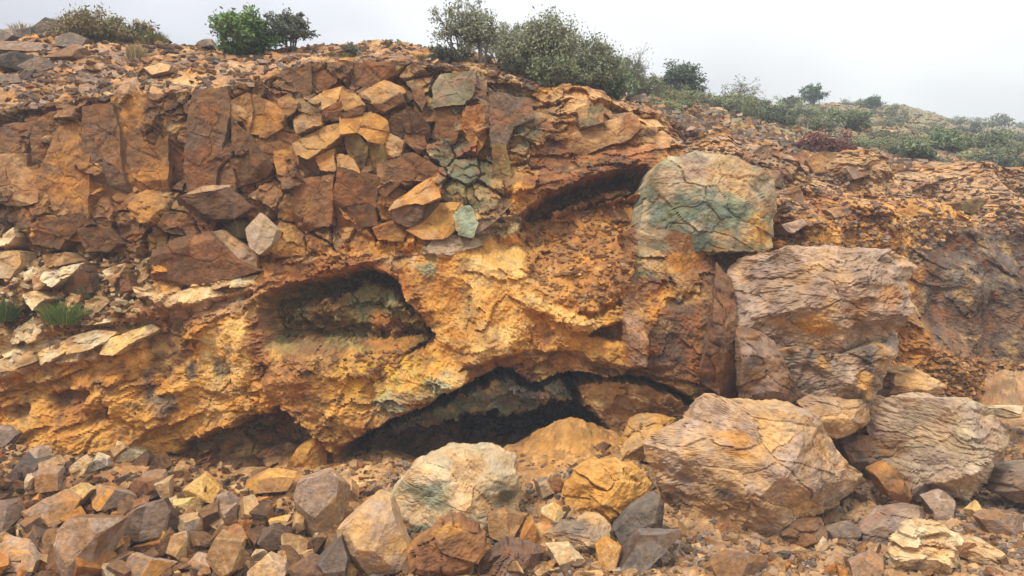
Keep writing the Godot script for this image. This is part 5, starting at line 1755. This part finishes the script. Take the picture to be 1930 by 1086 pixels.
	for r in [
		["big dry grass clump on the left skyline", 172, 72, 58, 110, 800, straw, straw2],
		["dry grass clump with green base, right of the biggest dry clump", 236, 80, 46, 90, 700, straw, gg],
		["low greenish dry grass at the right end of the skyline grasses", 290, 84, 34, 64, 800, straw2, gg],
		["dry grass clump leaning left at the left end of the skyline grasses", 126, 66, 44, 60, 700, straw2, gg],
		["small straw tuft on the stony slope below the dry grass", 256, 112, 42, 46, 500, straw, straw2],
		["thin dry grass on the skyline at the far left", 44, 52, 20, 70, 240, straw2, straw],
		["short dry grass on the skyline right of the green bush", 640, 108, 14, 60, 240, straw2, gg],
		["thin grass on the skyline left of the thicket", 795, 112, 16, 50, 240, straw2, gg],
		["pale grass on the slope beside the purple-grey slab", 1250, 200, 18, 90, 600, straw2, k1],
	]:
		var b := on_hill(r[1], r[2])
		var s: float = (EYE.z - b.z) * K
		tag(tussock("grass_clump", b, r[3] * s, r[4] * s, r[5], r[6], r[7]), r[0], "grass")
	for r in [
		["green grass tuft growing on the ledge in the left cliff", 124, 606, 56, 84, 620, gg, lin(Color8(120, 138, 70)), 0.22],
		["green grass cut by the left edge of the picture on the cliff ledge", 6, 600, 60, 64, 500, gg, lin(Color8(74, 98, 46)), 0.22],
		["small green grass wisp above the ledge tuft, growing from a crack", 166, 556, 46, 40, 220, gg, straw2, 0.22],
		["dry hanging grass beside the pale wedged stone", 458, 444, 46, 64, 420, straw2, lin(Color8(120, 100, 70)), 0.2],
	]:
		var b := on_cliff(r[1], r[2])
		var z := cliff_z(b.x, b.y) + 0.06
		b = W(r[1], r[2], z)
		var s: float = (EYE.z - z) * K
		tag(tussock("grass_tuft", b, r[3] * s, r[4] * s, r[5], r[6], r[7], 0.9), r[0], "grass")
	# the pale stone wedged in the wall
	var z := on_cliff(494, 440).z + 0.22
	var q := outline_at("462,431 494,402 527,435 518,464 497,484 475,468", z)
	tag(rough_rock("wedged_stone", q[0], q[1], 0.2, 0.25, 5.0, [[0.12, 0.1, 0.1], [0.13, -0.6, 0.3]], {"a": "beige", "b": "pinkgrey", "c": "grey", "rough": 0.02, "seed": 50}, self), "pale grey-white pentagonal stone wedged in the left cliff wall", "stone")


# ------------------------------------------------------------------ gravel: what nobody could count

func gravel(called: String, where: Array, label: String) -> void:
	var mm := MultiMesh.new()
	mm.transform_format = MultiMesh.TRANSFORM_3D
	mm.use_colors = true
	mm.mesh = M.chip
	mm.instance_count = where.size()
	for i in where.size():
		mm.set_instance_transform(i, where[i][0])
		mm.set_instance_color(i, where[i][1])
	var o := MultiMeshInstance3D.new()
	o.multimesh = mm
	o.name = numbered(called)
	add_child(o, true)
	tag(o, label, "", "", "stuff")


func chip_at(p: Vector3, s: float, flat: float) -> Transform3D:
	var b := Basis(Vector3.UP, rng.randf() * TAU) * Basis.from_scale(Vector3(s, s * flat, s * rng.randf_range(0.5, 0.9)))
	b = Basis.from_euler(Vector3(rng.randfn() * 0.3, 0, rng.randfn() * 0.3)) * b
	return Transform3D(b, p)


func some(names: Array) -> Color:
	var c := pal(names[rng.randi() % names.size()])
	var g := rng.randf_range(0.75, 1.2)
	return Color(c.r * g, c.g * g, c.b * g)


func build_gravel() -> void:
	rng.seed = 555
	M.chip = stone_mesh(random_planes(0.5, 0.4, 0.45, 5), Color(1, 1, 1), Color(0.8, 0.8, 0.8), 0.02, 0.0)
	var a := []
	for k in 9000:
		var px := rng.randf_range(-150.0, 1280.0)
		var t := pow(rng.randf(), 1.6)
		var p := hill_pos(px, t)
		a.append([chip_at(p, 0.03 + 0.13 * pow(rng.randf(), 4.0), 0.4), some(["mauve", "soil", "grey", "brown", "mauve", "tan", "pinkgrey", "purple"])])
	for k in 15000:
		var px := rng.randf_range(1230.0, 2000.0)
		var t := pow(rng.randf(), 2.8)
		var p := hill_pos(px, t)
		a.append([chip_at(p, 0.04 + 0.2 * pow(rng.randf(), 4.0), 0.45), some(["mauve", "soil", "grey", "pinkgrey", "tan", "purple"])])
	gravel("hillside_gravel", a, "loose flat stones strewn over the slope above the cliff")
	a = []
	for k in 14000:
		var px := rng.randf_range(-60.0, 2000.0)
		var py := rng.randf_range(815.0, 1100.0)
		var p := on_ground(px, py)
		if p.z < -0.3 and px < 1700.0:
			continue
		if px < 640.0 and py > 895.0 and rng.randf() < 0.4:
			continue
		var pal_: Array = ["soil", "tan", "brown", "dkbrown", "rust", "brown", "purple"] if px < 700.0 else ["soil", "tan", "mauve", "pinkgrey", "brown", "grey"]
		a.append([chip_at(p + Vector3(0, 0.005, 0), 0.025 + 0.075 * pow(rng.randf(), 3.0), 0.7), some(pal_)])
	gravel("gravel", a, "gravel and small broken stones at the foot of the rock face")
	a = []
	for q in [["985,415 1195,366 1215,400 1195,480 1180,560 1100,585 1040,560 1000,520", 1000, ["soil", "soil", "orange", "tan", "soil"]], ["1250,265 1400,285 1500,310 1930,345 1930,440 1720,440 1460,400 1300,295", 3200, ["soil", "mauve", "pinkgrey", "tan", "mauve", "purple"]],
		["1460,420 1800,410 1740,500 1500,470", 1200, ["ochre", "tan", "tan", "mauve", "pinkgrey"]], ["-40,455 290,490 300,600 -40,660", 1400, ["tan", "cream", "brown", "dkbrown"]], ["520,680 760,660 740,710 600,720", 260, ["soil", "orange", "brown"]], ["1760,665 1930,690 1930,860 1720,850", 1400, ["soil", "tan", "brown", "orange"]]]:
		var poly := pts(q[0])
		var lo := poly[0]
		var hi := poly[0]
		for w in poly:
			lo = lo.min(w)
			hi = hi.max(w)
		for k in q[1]:
			var px := rng.randf_range(lo.x, hi.x)
			var py := rng.randf_range(lo.y, hi.y)
			if not Geometry2D.is_point_in_polygon(Vector2(px, py), poly):
				continue
			var b := on_cliff(px, py)
			b.z = cliff_z(b.x, b.y)
			a.append([chip_at(b, 0.02 + 0.08 * pow(rng.randf(), 3.0), 0.55), some(q[2])])
	gravel("cliff_debris", a, "loose chips lying in the hollows and on the ledges of the rock face")
